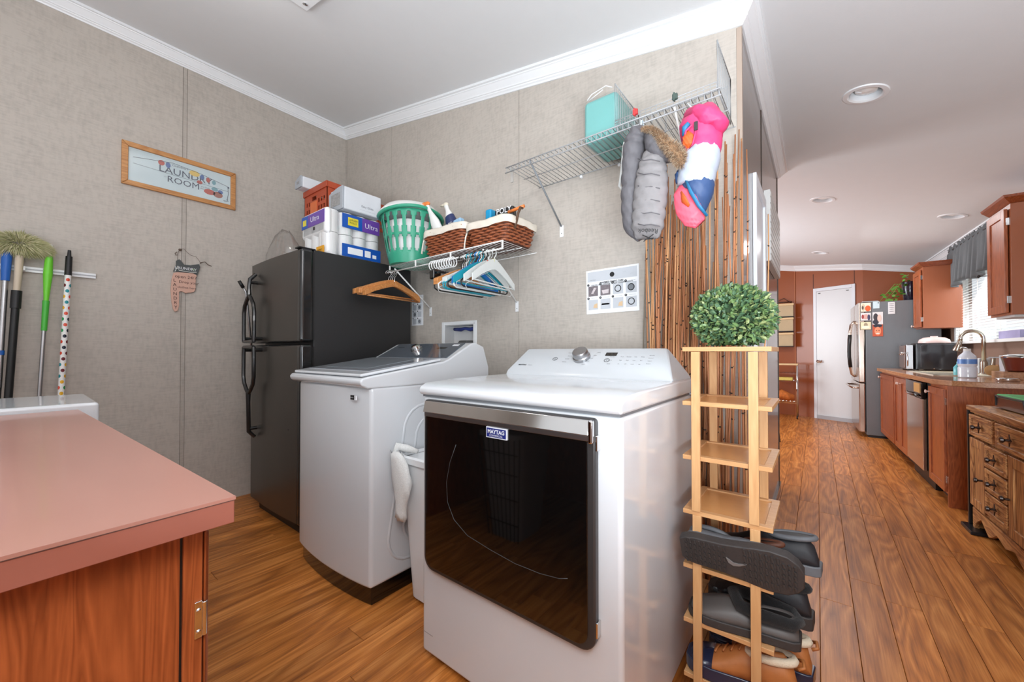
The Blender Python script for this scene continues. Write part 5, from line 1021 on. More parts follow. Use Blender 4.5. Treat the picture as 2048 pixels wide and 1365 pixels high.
# ------------------------------------------------------------- jackets
def puff(mb, cl, wd, dp, m=0, pleat=0, amp=.10, n=28, dirs=None, up=None):
    """quilted tube: centre line cl, half widths wd along image-plane x, half depths dp along y"""
    k = len(cl); rings = []; S = 8
    for i in range((k-1)*S+1):
        j = min(k-2, i//S); f_ = i/S-j
        f2 = f_; c = Vector(cl[j]).lerp(Vector(cl[j+1]), f2); w = wd[j]+(wd[j+1]-wd[j])*f2; d = dp[j]+(dp[j+1]-dp[j])*f2
        t_ = (Vector(cl[j+1])-Vector(cl[j])).normalized()
        if f_ < .5 and j > 0: t0 = (Vector(cl[j])-Vector(cl[j-1])).normalized(); t_ = t0.lerp(t_, .5+f_).normalized()
        elif f_ >= .5 and j < k-2: t1 = (Vector(cl[j+2])-Vector(cl[j+1])).normalized(); t_ = t_.lerp(t1, f_-.5).normalized()
        nx = Vector((t_.z, 0, -t_.x)); nx = nx.normalized() if nx.length > 1e-5 else Vector((1, 0, 0))
        pl = 1+amp*(abs(math.sin(PI*i*pleat/S))**.5-.6) if pleat else 1
        rings.append([c+nx*(w*(1+(pl-1)*.5)*math.cos(2*PI*q/n))+Vector((0, 1, 0))*(d*pl*math.sin(2*PI*q/n)+.0025*math.sin(q*2.1+i*.9)) for q in range(n)])
    return mb.loft(rings)
JY = 1.50
def J(x, y, Y_=JY): return PY(x, y, Y_)
JD = mat('jacket_dark_grey', (98, 96, 100), .65, var=.06, vs=30, bump=.4, bs=40); JG = mat('jacket_grey', (134, 131, 132), .7, var=.05, vs=30, bump=.5, bs=40); FUR = [mat('fur_brown', (150, 118, 88), .9, var=.3), mat('fur_pale', (196, 176, 150), .9, var=.3), mat('fur_dark', (96, 80, 66), .9, var=.3)]
jk = thing('puffer_vest', 'grey quilted vest with a fur-trimmed hood hanging from the upper shelf', 'vest', J(1300, 270))
m = MB(); puff(m, [J(1296, 258, 1.50), J(1280, 266, 1.485), J(1270, 290, 1.48), J(1267, 330, 1.48), J(1265, 375, 1.48), J(1264, 420, 1.48), J(1267, 455, 1.48), J(1282, 478, 1.48)], [.012, .038, .042, .04, .04, .038, .036, .016], [.015, .04, .05, .052, .052, .05, .04, .012], pleat=1.5, amp=.24); m.build('left_side', JD, jk, smooth='all')
m = MB(); puff(m, [J(1302, 300, 1.46), J(1304, 322, 1.45), J(1303, 350, 1.445), J(1301, 385, 1.44), J(1298, 420, 1.44), J(1295, 455, 1.445), J(1294, 478, 1.455)], [.025, .046, .056, .06, .06, .058, .042], [.02, .035, .04, .042, .042, .035, .012], pleat=1.5, amp=.2); fp = m.build('front_panel', JG, jk, smooth='all')
m = MB(); puff(m, [J(1294, 264, 1.49), J(1306, 274, 1.47), J(1315, 292, 1.455), J(1328, 308, 1.455), J(1350, 316, 1.46)], [.012, .034, .042, .036, .014], [.02, .045, .05, .042, .015], pleat=1, amp=.14); m.build('hood', JD, jk, smooth='all')
m = MB()
for v_ in (318, 346, 372, 398, 424, 448):
    m.tube([J(1276, v_, 1.41), J(1288, v_+3, 1.398), J(1302, v_+1, 1.397), J(1320, v_+5, 1.405)], .0016, 5)
m.build('quilt_seams', JD, jk, smooth='all')
m = MB(); lp_ = J(1296, 462, 1.408); m.text('Reebok', .026, lp_+Vector((-.002, 0, .0)), (-.98, 0, .2), (-.2, 0, -.98), off=-.0001); m.text('X', .032, lp_+Vector((-.002, 0, -.024)), (-1, 0, .2), (-.2, 0, -1)); 
m2 = MB(); m2.text('Reebok', .024, lp_, (-1, 0, .2), (-.2, 0, -1)); 
for a, b_ in (((-.02, -.012), (.016, -.034)), ((-.016, -.036), (.02, -.016)), ((-.012, -.03), (.02, -.03))): m2.tube([lp_+Vector((a[0], -.001, a[1])), lp_+Vector((b_[0], -.001, b_[1]))], .0018, 5)
m2.build('logo', INK, jk)
fl = [J(1284, 258, 1.43), J(1302, 259, 1.42), J(1317, 270, 1.41), J(1330, 286, 1.40), J(1345, 298, 1.40), J(1358, 312, 1.41), J(1364, 330, 1.42)]; fr2 = [.010, .015, .018, .022, .027, .03, .018]
mb = MB(); mb.tube(fl, [r_*.6 for r_ in fr2], 8, m=0)
for i in range(5200):
    j = random.uniform(0, 5.99); a_ = int(j); f_ = j-a_; c = fl[a_].lerp(fl[a_+1], f_); r_ = fr2[a_]+(fr2[a_+1]-fr2[a_])*f_; tn_ = (fl[a_+1]-fl[a_]).normalized()
    d = Vector([random.gauss(0, 1) for _ in range(3)]).normalized(); d = (d-tn_*d.dot(tn_)*.5).normalized(); e_ = c+d*r_*random.uniform(.95, 1.35)+tn_*random.uniform(-.004, .012); b_ = c+d*r_*.45
    s_ = (e_-b_).cross(_f).normalized()*.0007; mb.add([b_-s_, b_+s_, e_], [(0, 1, 2)], random.choice((0, 0, 1, 2)))
o = mb.build('fur_trim', FUR, jk); o['kind'] = 'stuff'
hg = MB(); hg.tube([J(1258, 278, 1.545), J(1249, 286, 1.545), J(1247, 300, 1.545), J(1243, 345, 1.545), J(1239, 372, 1.545), J(1248, 384, 1.545)], .006, 8); hg.tube([J(1248, 322, 1.545), J(1262, 326, 1.545)], .004, 6)
o = hg.build('white_hanger', HCL, None, smooth='all', origin=tuple(J(1258, 278, 1.545))); tag(o, 'frosted white hanger behind the grey quilted vest', 'hanger')
hg = MB(); hp = Vector((-.565, 1.597, 2.072)); hg.tube([hp+Vector((0, .012, -.01)), hp+Vector((0, .008, .004)), hp+Vector((0, -.004, .008)), hp+Vector((0, -.016, 0)), hp+Vector((0, -.016, -.02)), J(1290, 258, 1.53)], .0035, 6); o = hg.build('hanger_hook', P('hook_blue', (206, 222, 228)), None, smooth='all', origin=tuple(hp)); tag(o, 'pale hanger hook holding the grey vest on the upper shelf rail', 'hanger')
# pink vest
PNK = mat('vest_pink', (214, 62, 116), .55, var=.06, vs=14, bump=.3, bs=30); PKR = mat('vest_lining', (240, 90, 112), .5, var=.05, vs=12, bump=.3, bs=25); VWH = mat('vest_white', (176, 184, 198), .55, var=.04, vs=14, bump=.3, bs=30); VNV = mat('vest_navy', (54, 80, 124), .55, var=.07, vs=14, bump=.3, bs=30); VTL = mat('vest_teal_trim', (40, 116, 160), .5); VOR = mat('vest_orange', (206, 92, 34), .6, var=.1)
pv = thing('quilted_vest', 'child vest in pink, pale grey and navy bands hanging right of the grey vest', 'vest', J(1410, 230, 1.5)); VY = 1.48
def V(x, y, o=0): return PY(x, y, VY+o)
m = MB(); puff(m, [V(1394, 224, .05), V(1398, 240), V(1404, 270), V(1404, 300), V(1402, 318)], [.055, .066, .068, .062, .055], [.03, .055, .06, .06, .05], pleat=.4, amp=.08); m.build('pink_body', PNK, pv, smooth='all')
m = MB(); puff(m, [V(1374, 228, .03), V(1394, 226, -.02), V(1416, 236, -.03), V(1436, 252, -.02), V(1430, 268, -.01)], [.018, .025, .036, .034, .012], [.02, .04, .05, .045, .02]); m.build('collar', PNK, pv, smooth='all')
m = MB(); puff(m, [V(1408, 292, -.004), V(1401, 318, -.006), V(1394, 345, -.004), V(1390, 372, -.002)], [.052, .063, .064, .058], [.05, .064, .064, .056], pleat=.5, amp=.1); m.build('pale_band', VWH, pv, smooth='all')
m = MB(); puff(m, [V(1394, 356, 0), V(1396, 378, -.002), V(1398, 402, 0), V(1404, 424, .01)], [.05, .052, .042, .012], [.05, .056, .045, .015], pleat=.5, amp=.1); m.build('navy_band', VNV, pv, smooth='all')
m = MB(); puff(m, [V(1370, 365, -.0), V(1366, 385, -.035), V(1374, 415, -.045), V(1388, 436, -.04), V(1400, 448, -.03)], [.012, .032, .04, .038, .02], [.012, .02, .022, .02, .01]); m.build('lining_flap', PKR, pv, smooth='all')
m = MB(); m.tube([V(1372, 362, -.055), V(1382, 385, -.075), V(1398, 412, -.07), V(1414, 432, -.045)], [.005, .007, .007, .005], 8, flat=.7); m.build('teal_trim', VTL, pv, smooth='all')
m = MB(); m.tube([V(1362, 385, -.055), V(1368, 400, -.07), V(1378, 412, -.07)], [.006, .014, .006], 8, flat=.4); m.build('orange_lining', VOR, pv, smooth='all')
m = MB(); puff(m, [V(1376, 262, -.045), V(1376, 274, -.058), V(1377, 290, -.058), V(1376, 302, -.045)], [.006, .018, .018, .004], [.008, .012, .012, .006]); m.build('armhole', VOR, pv, smooth='all')
m = MB(); m.tube([V(1384, 250, -.066), V(1372, 262, -.06), V(1367, 280, -.06), V(1374, 304, -.055), V(1386, 288, -.07), V(1392, 262, -.07)], .0035, 6); m.build('armhole_piping', PNK, pv, smooth='all')
m = MB(); m.tube([V(1378, 246, -.062), V(1370, 256, -.058), V(1367, 272, -.052)], [.007, .011, .005], 8); m.build('teal_shoulder', VTL, pv, smooth='all')
m = MB(); m.cbox(V(1392, 252, -.068), (.012, .006, .03)); m.build('zip_pull', DARKG, pv, bevel=.002)
m = MB(); puff(m, [V(1365, 335, .02), V(1362, 350, .0), V(1360, 366, -.01)], [.006, .02, .014], [.02, .03, .02]); m.build('navy_back', VNV, pv, smooth='all')
hg = MB(); hp = Vector((-.385, 1.597, 2.072)); hg.tube([hp+Vector((0, .012, -.01)), hp+Vector((0, .008, .004)), hp+Vector((0, -.004, .008)), hp+Vector((0, -.016, 0)), V(1396, 228, .03)], .003, 6); o = hg.build('hanger_hook', HCL, None, smooth='all', origin=tuple(hp)); tag(o, 'hanger hook above the pink vest on the upper shelf rail', 'hanger')
# canvas sign on the corridor wall
cs = thing('canvas_panel', 'long white slatted canvas hanging on the corridor wall beyond the white door', 'wall art', (XS, 3.2, 1.66)); CV = mat('canvas_white', (222, 222, 220), .6, var=.03, vs=20)
MB().box(XS+.001, XS+.034, 2.79, 3.53, 1.668, 2.10).build('panel', CV, cs, bevel=.002)
for i in range(11): MB().box(XS+.034, XS+.0365, 2.80, 3.52, 1.676+.0385*i, 1.706+.0385*i).build('slat', CV, cs, bevel=.001)
# ------------------------------------------------------------- kitchen, along the right wall (turned 2 degrees)
KM = Matrix.Translation((1.36, 4.15, 0)) @ Matrix.Rotation(.035, 4, 'Z'); KI = KM.inverted()
def KB(x, y, a):
    d = _ray(x, y); c = KI @ _C; dd_ = KI.to_3x3() @ d; p = c+dd_*((a-c.x)/dd_.x); return p.y, p.z
def kw(a, b, z=0): return tuple(KM @ Vector((a, b, z)))
KR = (0, 0, .035)
def kthing(name, label, cat, a, b, z=0, group=None): return thing(name, label, cat, kw(a, b, z), KR, group)
KNOB = mat('knob_white', (232, 214, 204), .25, coat=.4)
def kdoor(t, b0, b1, z0, z1, a=-.62, m=CHERRY, knob=None, hinges=True, pm=None, arch=False):
    if b1 < b0: b0, b1 = b1, b0
    w = min(.055, (b1-b0)*.22); o = MB(KM).box(a-.018, a, b0, b0+w, z0, z1).box(a-.018, a, b1-w, b1, z0, z1).box(a-.018, a, b0+w, b1-w, z0, z0+w).box(a-.018, a, b0+w, b1-w, z1-w, z1).build('door', m, t, bevel=.003)
    MB(KM).box(a-.010, a-.002, b0+w-.004, b1-w+.004, z0+w-.004, z1-w+.004).build('door_panel', pm or m, o, bevel=.002)
    if knob: MB(KM).lathe((a-.018, knob[0], knob[1]), [(.006, 0), (.006, -.012), (.014, -.02), (.014, -.026), (.001, -.03)], 12, axis=(1, 0, 0)).build('knob', KNOB if m is CHERRY else DARKG, o, smooth=True)
    if hinges:
        for z in (z0+.09, z1-.09): MB(KM).box(a-.012, a+.006, b0-.014, b0+.002, z-.025, z+.025).build('hinge', CHROME, o, bevel=.001)
    return o
bA0, bA1 = KB(1788, 800, -.635)[0], 2.70; bB0 = KB(1815, 800, -.635)[0]; bBm = KB(1801, 800, -.635)[0]; bB1 = KB(1789, 800, -.635)[0]
bD0, bD1 = KB(1850, 850, -.635)[0], KB(1818, 850, -.635)[0]; bC0, bC1 = KB(1889, 900, -.635)[0], KB(1858, 900, -.635)[0]
kb = kthing('base_cabinets', 'run of cherry base cabinets under the kitchen worktop', 'cabinet', -.3, 1.3)
MB(KM).box(-.62, -.0, bC0-.02, bC1+.0, .085, .872).build('carcass', CHERRY, kb); MB(KM).box(-.62, -.0, bD1+.01, 2.72, .085, .872).build('carcass', CHERRY, kb)
MB(KM).box(-.56, -.0, bC0+.0, bC1, 0, .085).box(-.56, 0, bD1+.01, 2.72, 0, .085).build('toe_kick', mat('toe_dark', (60, 36, 26), .6), kb)
MB(KM).box(-.625, -.0, bC0-.035, bC0-.02, .0, .872).build('end_panel', CHERRY, kb)
kdoor(kb, bC0, bC1-.01, .10, .845, knob=(bC1-.05, .80)); kdoor(kb, bB0, bBm, .10, .845, knob=(bBm-.03, .79)); kdoor(kb, bBm+.005, bB1, .10, .845, knob=(bBm+.03, .79)); kdoor(kb, bA0+.01, bA1, .10, .845, knob=(bA1-.06, .80))
dw = kthing('dishwasher', 'stainless dishwasher with black sides set into the cherry cabinets', 'dishwasher', -.3, (bD0+bD1)/2)
MB(KM).box(-.62, -.05, bC1+.005, bD1, .08, .865).build('body', BLACKM, dw)
MB(KM).box(-.648, -.622, bD0, bD1-.005, .12, .72).build('door', mat('dw_steel', (206, 190, 172), .16, .9, var=.03), dw, bevel=.004)
o = MB(KM).box(-.655, -.622, bD0, bD1-.005, .725, .86).build('control_strip', mat('dw_black', (40, 32, 28), .15, .5), dw, bevel=.006)
MB(KM).tube([(-.66, bD0+.05, .745), (-.675, bD0+.2, .745), (-.675, bD1-.2, .745), (-.66, bD1-.05, .745)], .008, 8).build('handle', BLACKG, o, smooth='all')
MB(KM).box(-.662, -.655, bD0+.02, bD0+.22, .77, .85).build('note', P('tan_note', (206, 158, 96)), o)
MB(KM).box(-.6, -.56, bC1, bD1, 0, .08).build('kick', BLACKM, dw)
WT = mat('worktop_brown', (176, 128, 98), .18, var=.16, vs=22, coat=.4); WTE = wood('worktop_edge', (190, 140, 100), (150, 98, 62), 'Y', .35, fig=.3)
wt_ = kthing('worktop', 'brown kitchen worktop with a clipped front corner along the window wall', 'worktop', -.3, 1.3, .872)
pl = [(-.665, 2.73), (-.665, .22), (-.60, .04), (-.45, -.045), (.0, -.045), (.0, 2.73)]
MB(KM).prism(pl, .8725, .909, 'Z').build('slab', WTE, wt_, bevel=.003); MB(KM).prism([(a*.995-.001 if a else 0, b) for a, b in pl], .909, .911, 'Z').build('surface', WT, wt_)
MB(KM).box(-.012, 0, -.04, 2.7, .911, 1.0).build('backsplash', WTE, wt_)
# upper cabinets
def upper(name, label, b0, b1, z0, z1, doors, knobs=1):
    t = kthing(name, label, 'cabinet', -.155, (b0+b1)/2, z0)
    MB(KM).box(-.31, -.002, b0, b1, z0, z1).build('carcass', mat('cherry_side_'+name, (160, 92, 60), .3, var=.05, vs=14, stretch=(1, 1, .1), coat=.2), t, bevel=.002)
    MB(KM).loft([[(-.312, b0-.004, z1), (.0, b0-.004, z1), (.0, b1, z1), (-.312, b1, z1)], [(-.35, b0-.045, z1+.035), (.0, b0-.045, z1+.035), (.0, b1, z1+.035), (-.35, b1, z1+.035)], [(-.355, b0-.05, z1+.05), (.0, b0-.05, z1+.05), (.0, b1, z1+.05), (-.355, b1, z1+.05)]]).build('cornice', CHERRYX, t)
    for (d0, d1, kn) in doors: kdoor(t, d0, d1, z0+.015, z1-.03, a=-.315, knob=kn)
    return t
u0 = KB(2021, 500, -.312)[0]; u1 = KB(1975, 520, -.33)[0]
nu = upper('wall_cabinet', 'cherry wall cabinet nearest the camera at the right edge, beside the grey valance', u0, u1+.03, 1.375, 2.14, [(u0+.025, u1, None)])
kp = Vector(kw(-.335, KB(1972, 553, -.335)[0]-.02, KB(1972, 553, -.335)[1])); MB().tube([kp, kp+Vector((-.035, 0, 0))], .003, 6).sph(kp+Vector((-.042, 0, 0)), .011, 10, 6).build('knob', BLACKM, nu, smooth='all')
MB(KM).box(-.29, -.03, u0+.03, u1, 1.36, 1.375).build('underside', mat('under_white', (214, 214, 214), .5), nu)
f0 = KB(1846, 600, -.312)[0]; f1 = f0+.36
fu = upper('wall_cabinet', 'cherry wall cabinet between the steel fridge and the grey valance', f0, f1, 1.392, 2.105, [(f0+.03, f1-.01, (f0+.31, 1.43))])
# window
wy0, wy1, wz0, wz1 = yw0-4.15, yw1-4.15, 1.235, 2.02
win = thing('window_1', 'kitchen window with white blinds behind the tap', 'window', kw(0, 1.6, 1.2), KR); win['kind'] = 'structure'; del win['category']
FRM = mat('window_frame', (236, 238, 238), .35, var=.01)
MB(KM).box(-.015, .09, wy0-.03, wy0+.02, wz0, wz1).box(-.015, .09, wy1-.02, wy1+.03, wz0, wz1).box(-.015, .09, wy0+.02, wy1-.02, wz1-.02, wz1+.03).box(.03, .09, (wy0+wy1)/2-.02, (wy0+wy1)/2+.02, wz0, wz1).build('frame', FRM, win, bevel=.003)
MB(KM).box(-.055, .09, wy0-.05, wy1+.05, wz0-.03, wz0).build('sill', FRM, win, bevel=.004)
MB(KM).box(.06, .064, wy0, wy1, wz0, wz1).build('pane', glass('window_glass', alpha=.1), win)
BL = mat('blind_white', (244, 244, 240), .5, var=.01); ns2 = 27
base = None
for i in range(ns2):
    z = wz0+.018+i*(wz1-wz0-.05)/(ns2-1)
    for h_, (ba, bb) in enumerate((((wy0+.02), (wy0+wy1)/2-.01), ((wy0+wy1)/2+.01, (wy1-.02)))):
        if i == 0:
            o = MB(KM).add([(-.012+.0, ba, wz0+.018-.006), (.012, ba, wz0+.018+.006), (.012, bb, wz0+.018+.006), (-.012, bb, wz0+.018-.006), (-.012, ba, wz0+.018-.0045), (.012, ba, wz0+.018+.0075), (.012, bb, wz0+.018+.0075), (-.012, bb, wz0+.018-.0045)], [(0, 3, 2, 1), (4, 5, 6, 7), (0, 1, 5, 4), (1, 2, 6, 5), (2, 3, 7, 6), (3, 0, 4, 7)]).build('blind_slat', BL, win)
            if h_ == 0: base = [o]
            else: base.append(o)
        else:
            c = base[h_].copy(); COL.objects.link(c); c.location = (0, 0, z-wz0-.018)
for bb in (wy0+.15, wy0+.7, wy1-.7, wy1-.15): MB(KM).box(-.0135, -.0125, bb-.008, bb+.008, wz0, wz1).build('ladder_tape', BL, win)
hz = P('outdoor_green', (176, 190, 168), .9)
# outside: hedge and pale siding seen between the slats
hd_ = MB(KM).box(2.4, 2.5, -2, 6, -.5, 1.55).build('neighbour_hedge', mat('hedge_green', (120, 150, 96), .9, var=.35, vs=9, bump=1), None, origin=kw(2.4, 1, 0)); tag(hd_, 'pale green hedge outside, glimpsed between the blind slats', 'hedge')
# valance
vb0 = KB(1986, 480, -.07)[0]; vb1 = KB(1899, 540, -.07)[0]
va = thing('valance', 'gathered dark grey curtain valance above the kitchen window', 'curtain', kw(-.07, (vb0+vb1)/2, 1.9), KR); VM = mat('valance_grey', (92, 94, 96), .75, var=.05, vs=30, bump=.3, bs=200)
vs = []; fs = []; nx_, nz_ = 150, 14; b_lo = vb0-.35
for j in range(nz_+1):
    v_ = j/nz_
    for i in range(nx_+1):
        q = i/nx_; b_ = b_lo+(vb1-b_lo)*q; amp = .008+.03*v_; ph = q*2*PI*12+1.1*math.sin(q*9)
        zt_ = 2.30+.012*math.sin(ph*1.9); zb_ = 1.90-.045*max(0, math.sin(q*PI*5+.6))-.02; 
        vs.append((-.085-amp*(math.sin(ph)+(.5-.3*v_)*math.sin(ph*2.3+1)*(1-v_*.6))-(.018 if .06 < v_ < .12 else 0)*-.8, b_+.012*v_*math.cos(ph), zt_+(zb_-zt_)*v_))
for j in range(nz_):
    for i in range(nx_): a_ = j*(nx_+1)+i; fs.append((a_, a_+1, a_+nx_+2, a_+nx_+1))
o = MB(KM).add(vs, fs).build('fabric', VM, va, smooth='all'); so = o.modifiers.new('s', 'SOLIDIFY'); so.thickness = .003
MB(KM).tube([(-.07, b_lo, 2.268), (-.07, vb1+.01, 2.268)], .01, 8).tube([(-.07, vb1, 2.268), (0, vb1, 2.268)], .006, 6).build('rod', DARKG, va, smooth='all')
# stainless fridge
f2 = kthing('refrigerator', 'stainless kitchen refrigerator with photos and notes on its grey side', 'refrigerator', -.45, 3.2); FA, FB0, FB1 = -.835, 2.765, 3.66
FS = mat('fridge_side_grey', (116, 120, 124), .42, .2, var=.1, vs=3, bump=.5, bs=300); SS = mat('stainless_warm', (196, 180, 168), .2, 1, var=.03)
MB(KM).box(FA+.072, -.08, FB0, FB1, .03, 1.77).build('cabinet', FS, f2, bevel=.005); MB(KM).box(FA+.09, -.1, FB0+.01, FB1-.01, 0, .03).build('base', BLACKM, f2)
MB(KM).box(FA+.04, FA+.2, FB0+.005, FB0+.1, 1.77, 1.785).build('hinge_cover', mat('hinge_grey', (150, 150, 150), .4), f2, bevel=.004)
mid = (FB0+FB1)/2
for (b0, b1, z0, z1, nm) in ((FB0, mid-.003, .715, 1.772, 'near upper door'), (mid+.003, FB1, .715, 1.772, 'far upper door'), (FB0, FB1, .06, .705, 'freezer drawer')):
    d_ = MB(KM).box(FA, FA+.062, b0, b1, z0, z1).build('door', SS, f2, bevel=.012, segs=3, label=nm); MB(KM).box(FA+.062, FA+.072, b0+.01, b1-.01, z0+.01, z1-.01).build('gasket', BLACKM, d_)
    if z0 > .5:
        hb_ = mid-.05 if b0 == FB0 else mid+.05
        hp_ = [(FA, hb_, 1.55), (FA-.035, hb_, 1.50), (FA-.058, hb_, 1.3), (FA-.062, hb_, 1.12), (FA-.055, hb_, .95), (FA-.03, hb_, .80), (FA, hb_, .77)]
        MB(KM).tube(hp_, .014, 10).build('handle', SS, d_, smooth='all'); 
        if b0 == FB0: MB(KM).tube([(FA-.052, hb_, 1.36), (FA-.062, hb_, 1.18), (FA-.062, hb_, 1.05), (FA-.05, hb_, .90)], .021, 10).build('handle_cover', BLACKM, d_, smooth='all')
    else: MB(KM).tube([(FA, FB0+.06, .64), (FA-.06, FB0+.09, .64), (FA-.065, mid, .64), (FA-.06, FB1-.09, .64), (FA, FB1-.06, .64)], .012, 8).build('handle', SS, d_, smooth='all')
YF = kw(0, FB0)[1]
def photo(x0, y0_, x1, y1_, border, bg, shapes, label, name='photo'):
    # coordinates taken on the fridge side plane
    def q(x, y, e=0): d = _ray(x, y); c = KI @ _C; dd_ = KI.to_3x3() @ d; return c+dd_*((FB0-.001-e-c.y)/dd_.y)
    A_ = q(x0, y0_); B_ = q(x1, y1_); a0, a1, z1_, z0_ = A_.x, B_.x, A_.z, B_.z
    t = kthing(name, label, 'photo' if name == 'photo' else 'note', (a0+a1)/2, FB0, z0_); k = .006 if border else 0
    if border: MB(KM).box(a0, a1, FB0-.004, FB0, z0_, z1_).build('frame', P('ph_b', border), t, bevel=.001)
    MB(KM).box(a0+k, a1-k, FB0-.005, FB0-.0005, z0_+k, z1_-k).build('picture', P('ph_bg', bg), t)
    m = MB(KM); W_, H_ = a1-a0-2*k, z1_-z0_-2*k; ms_ = []
    for i, (cx_, cz_, rx_, rz_, c) in enumerate(shapes):
        ms_.append(P('ph', c)); m.prism([(a0+k+W_*cx_+W_*rx_*math.cos(a*PI/7), z0_+k+H_*cz_+H_*rz_*math.sin(a*PI/7)) for a in range(14)], FB0-.0056-.0004*i, FB0-.005, 'Y', i)
    if shapes: m.build('print', ms_, t)
photo(1720, 606, 1743, 624, (70, 56, 50), (226, 216, 196), [(.25, .5, .2, .4, (200, 186, 160)), (.7, .35, .28, .34, (232, 92, 44)), (.2, .45, .1, .22, (90, 76, 70))], 'top framed photo with an orange shape on the steel fridge side')
photo(1720, 626, 1743, 642, (96, 92, 90), (220, 214, 214), [(.5, .5, .3, .34, (206, 160, 150)), (.8, .4, .14, .4, (60, 60, 90)), (.2, .5, .12, .3, (150, 60, 60))], 'middle framed photo of pale and pink shapes on the steel fridge side')
photo(1720, 644, 1743, 660, (96, 80, 60), (228, 216, 180), [(.5, .6, .2, .3, (160, 146, 120)), (.5, .3, .4, .2, (240, 232, 210))], 'lowest of the three framed photos on the steel fridge side')
photo(1746, 604, 1759, 617, None, (198, 216, 222), [(.8, .8, .08, .1, (30, 30, 40))], 'pale blue square note on the steel fridge side', 'note')
photo(1745, 625, 1766, 649, None, (222, 220, 220), [(.3, .6, .24, .3, (60, 56, 60)), (.3, .2, .3, .2, (50, 50, 62)), (.65, .5, .2, .3, (226, 196, 182))], 'tall photo of dark-haired people on the steel fridge side')
photo(1745, 650, 1766, 673, None, (196, 88, 56), [(.5, .9, .45, .14, (44, 44, 56)), (.5, .45, .32, .36, (236, 150, 112)), (.5, .25, .2, .05, (250, 230, 220)), (.38, .5, .05, .04, (120, 60, 44)), (.62, .5, .05, .04, (120, 60, 44))], 'photo of a smiling person in a dark cap on the steel fridge side')
photo(1776, 605, 1790, 628, None, (226, 228, 230), [(.5, .85, .4, .03, (150, 150, 156)), (.5, .7, .4, .03, (150, 150, 156)), (.5, .55, .4, .03, (150, 150, 156)), (.5, .4, .36, .03, (150, 150, 156)), (.5, .22, .38, .03, (150, 150, 156))], 'white paper list on the steel fridge side', 'note')
# plant and dark pot on the fridge
PB_ = kw(-.36, FB0+.22, 1.771)
ptt = thing('potted_vine', 'trailing green vine in a dark pot on top of the steel fridge', 'potted plant', PB_)
PC = Vector(PB_)+Vector((.05, 0, 0)); MB().lathe(PC, [(.055, 0), (.06, .01), (.075, .16), (.08, .24), (.085, .25), (.07, .25), (.065, .2), (.001, .2)], 20).build('pot', mat('pot_dark', (34, 28, 44), .2, coat=.4), ptt, smooth=True)
LGV = mat('vine_green', (104, 156, 62), .35, var=.15, vs=30); lm = None
for i in range(60):
    a = random.uniform(1.9, 4.4) if i < 44 else random.uniform(0, 6.28); r_ = random.uniform(.03, .27 if i < 44 else .08); p = PC+Vector((r_*math.cos(a), r_*math.sin(a)*.6-.02, .22+.07*math.sin(i)-(r_*.75 if i < 44 else -.06)))
    p.z = max(p.z, 1.80)
    if lm is None:
        mb = MB(); leafmesh(mb, Matrix.Identity(4), L=.046, W=.036); o0 = mb.build('leaf', LGV); lm = o0.data; bpy.data.objects.remove(o0)
    o = bpy.data.objects.new('leaf', lm); COL.objects.link(o); o.parent = ptt; d = Vector((math.cos(a), math.sin(a), random.uniform(-.5, .5))); o.matrix_local = WM[ptt].inverted() @ Matrix.Translation(p) @ Vector((1, 0, 0)).rotation_difference(d).to_matrix().to_4x4() @ Matrix.Rotation(random.uniform(-1, 1.4), 4, 'X')
m = MB()
for a, r_ in ((2.6, .25), (3.1, .28), (3.6, .2), (2.2, .16)): m.tube([PC+Vector((0, 0, .22)), PC+Vector((r_*.5*math.cos(a), r_*.3*math.sin(a), .24)), PC+Vector((r_*math.cos(a), r_*.6*math.sin(a), .24-r_*.75))], .003, 5)
m.build('stems', LGV, ptt, smooth='all')
# things on the worktop
def top(x, y): return PZ(x, y, .911)
mw = thing('microwave', 'black microwave oven at the far end of the worktop', 'microwave', (1.02, 6.35, .911)); 
MB().box(.862, 1.172, 6.2, 6.5, .918, 1.215).build('body', BLACKM, mw, bevel=.008); MB().box(.865, 1.17, 6.185, 6.2, .922, 1.21).build('door', mat('mw_black', (44, 46, 52), .12, coat=.5), mw, bevel=.006)
MB().tube([(.90, 6.1845, .95), (.90, 6.1845, 1.185), (.915, 6.1845, 1.195), (1.15, 6.1845, 1.195)], .0012, 5).build('door_line', mat('mw_line', (120, 122, 128), .3), mw); MB().lathe((1.0, 6.184, .935), [(.006, 0), (.001, -.002)], 10, axis=(0, 1, 0)).build('logo_dot', CHROME, mw)
for x in (.88, 1.15): MB().box(x-.01, x+.01, 6.22, 6.25, .911, .92).build('foot', BLACKM, mw)
cd_ = thing('cake_cover', 'pink and white domed cover on top of the microwave', 'cover', (1.03, 6.36, 1.216)); MB().lathe((1.03, 6.36, 1.216), [(.125, 0), (.128, .01), (.118, .04), (.085, .062), (.03, .07), (.03, .078), (.001, .08)], 32).build('dome', mat('pale_pink', (236, 206, 200), .3, coat=.3), cd_, smooth=True)
to = thing('toaster_oven', 'stainless toaster oven with chrome handle left of the microwave', 'toaster oven', (.80, 6.4, .911)); MB().box(.79, .85, 6.22, 6.6, .922, 1.2).build('body', STEEL, to, bevel=.008); MB().box(.776, .79, 6.25, 6.58, .94, 1.19).build('door', mat('oven_brown', (120, 84, 66), .15, coat=.5), to, bevel=.004)
MB().tube([(.776, 6.28, 1.09), (.755, 6.28, 1.09), (.755, 6.54, 1.09), (.776, 6.54, 1.09)], .007, 8).build('handle', CHROME, to, smooth='all')
MB().tube([(.80, 6.219, .96), (.80, 6.205, .97), (.80, 6.205, 1.10), (.80, 6.219, 1.11)], .006, 8).build('side_handle', CHROME, to, smooth='all')
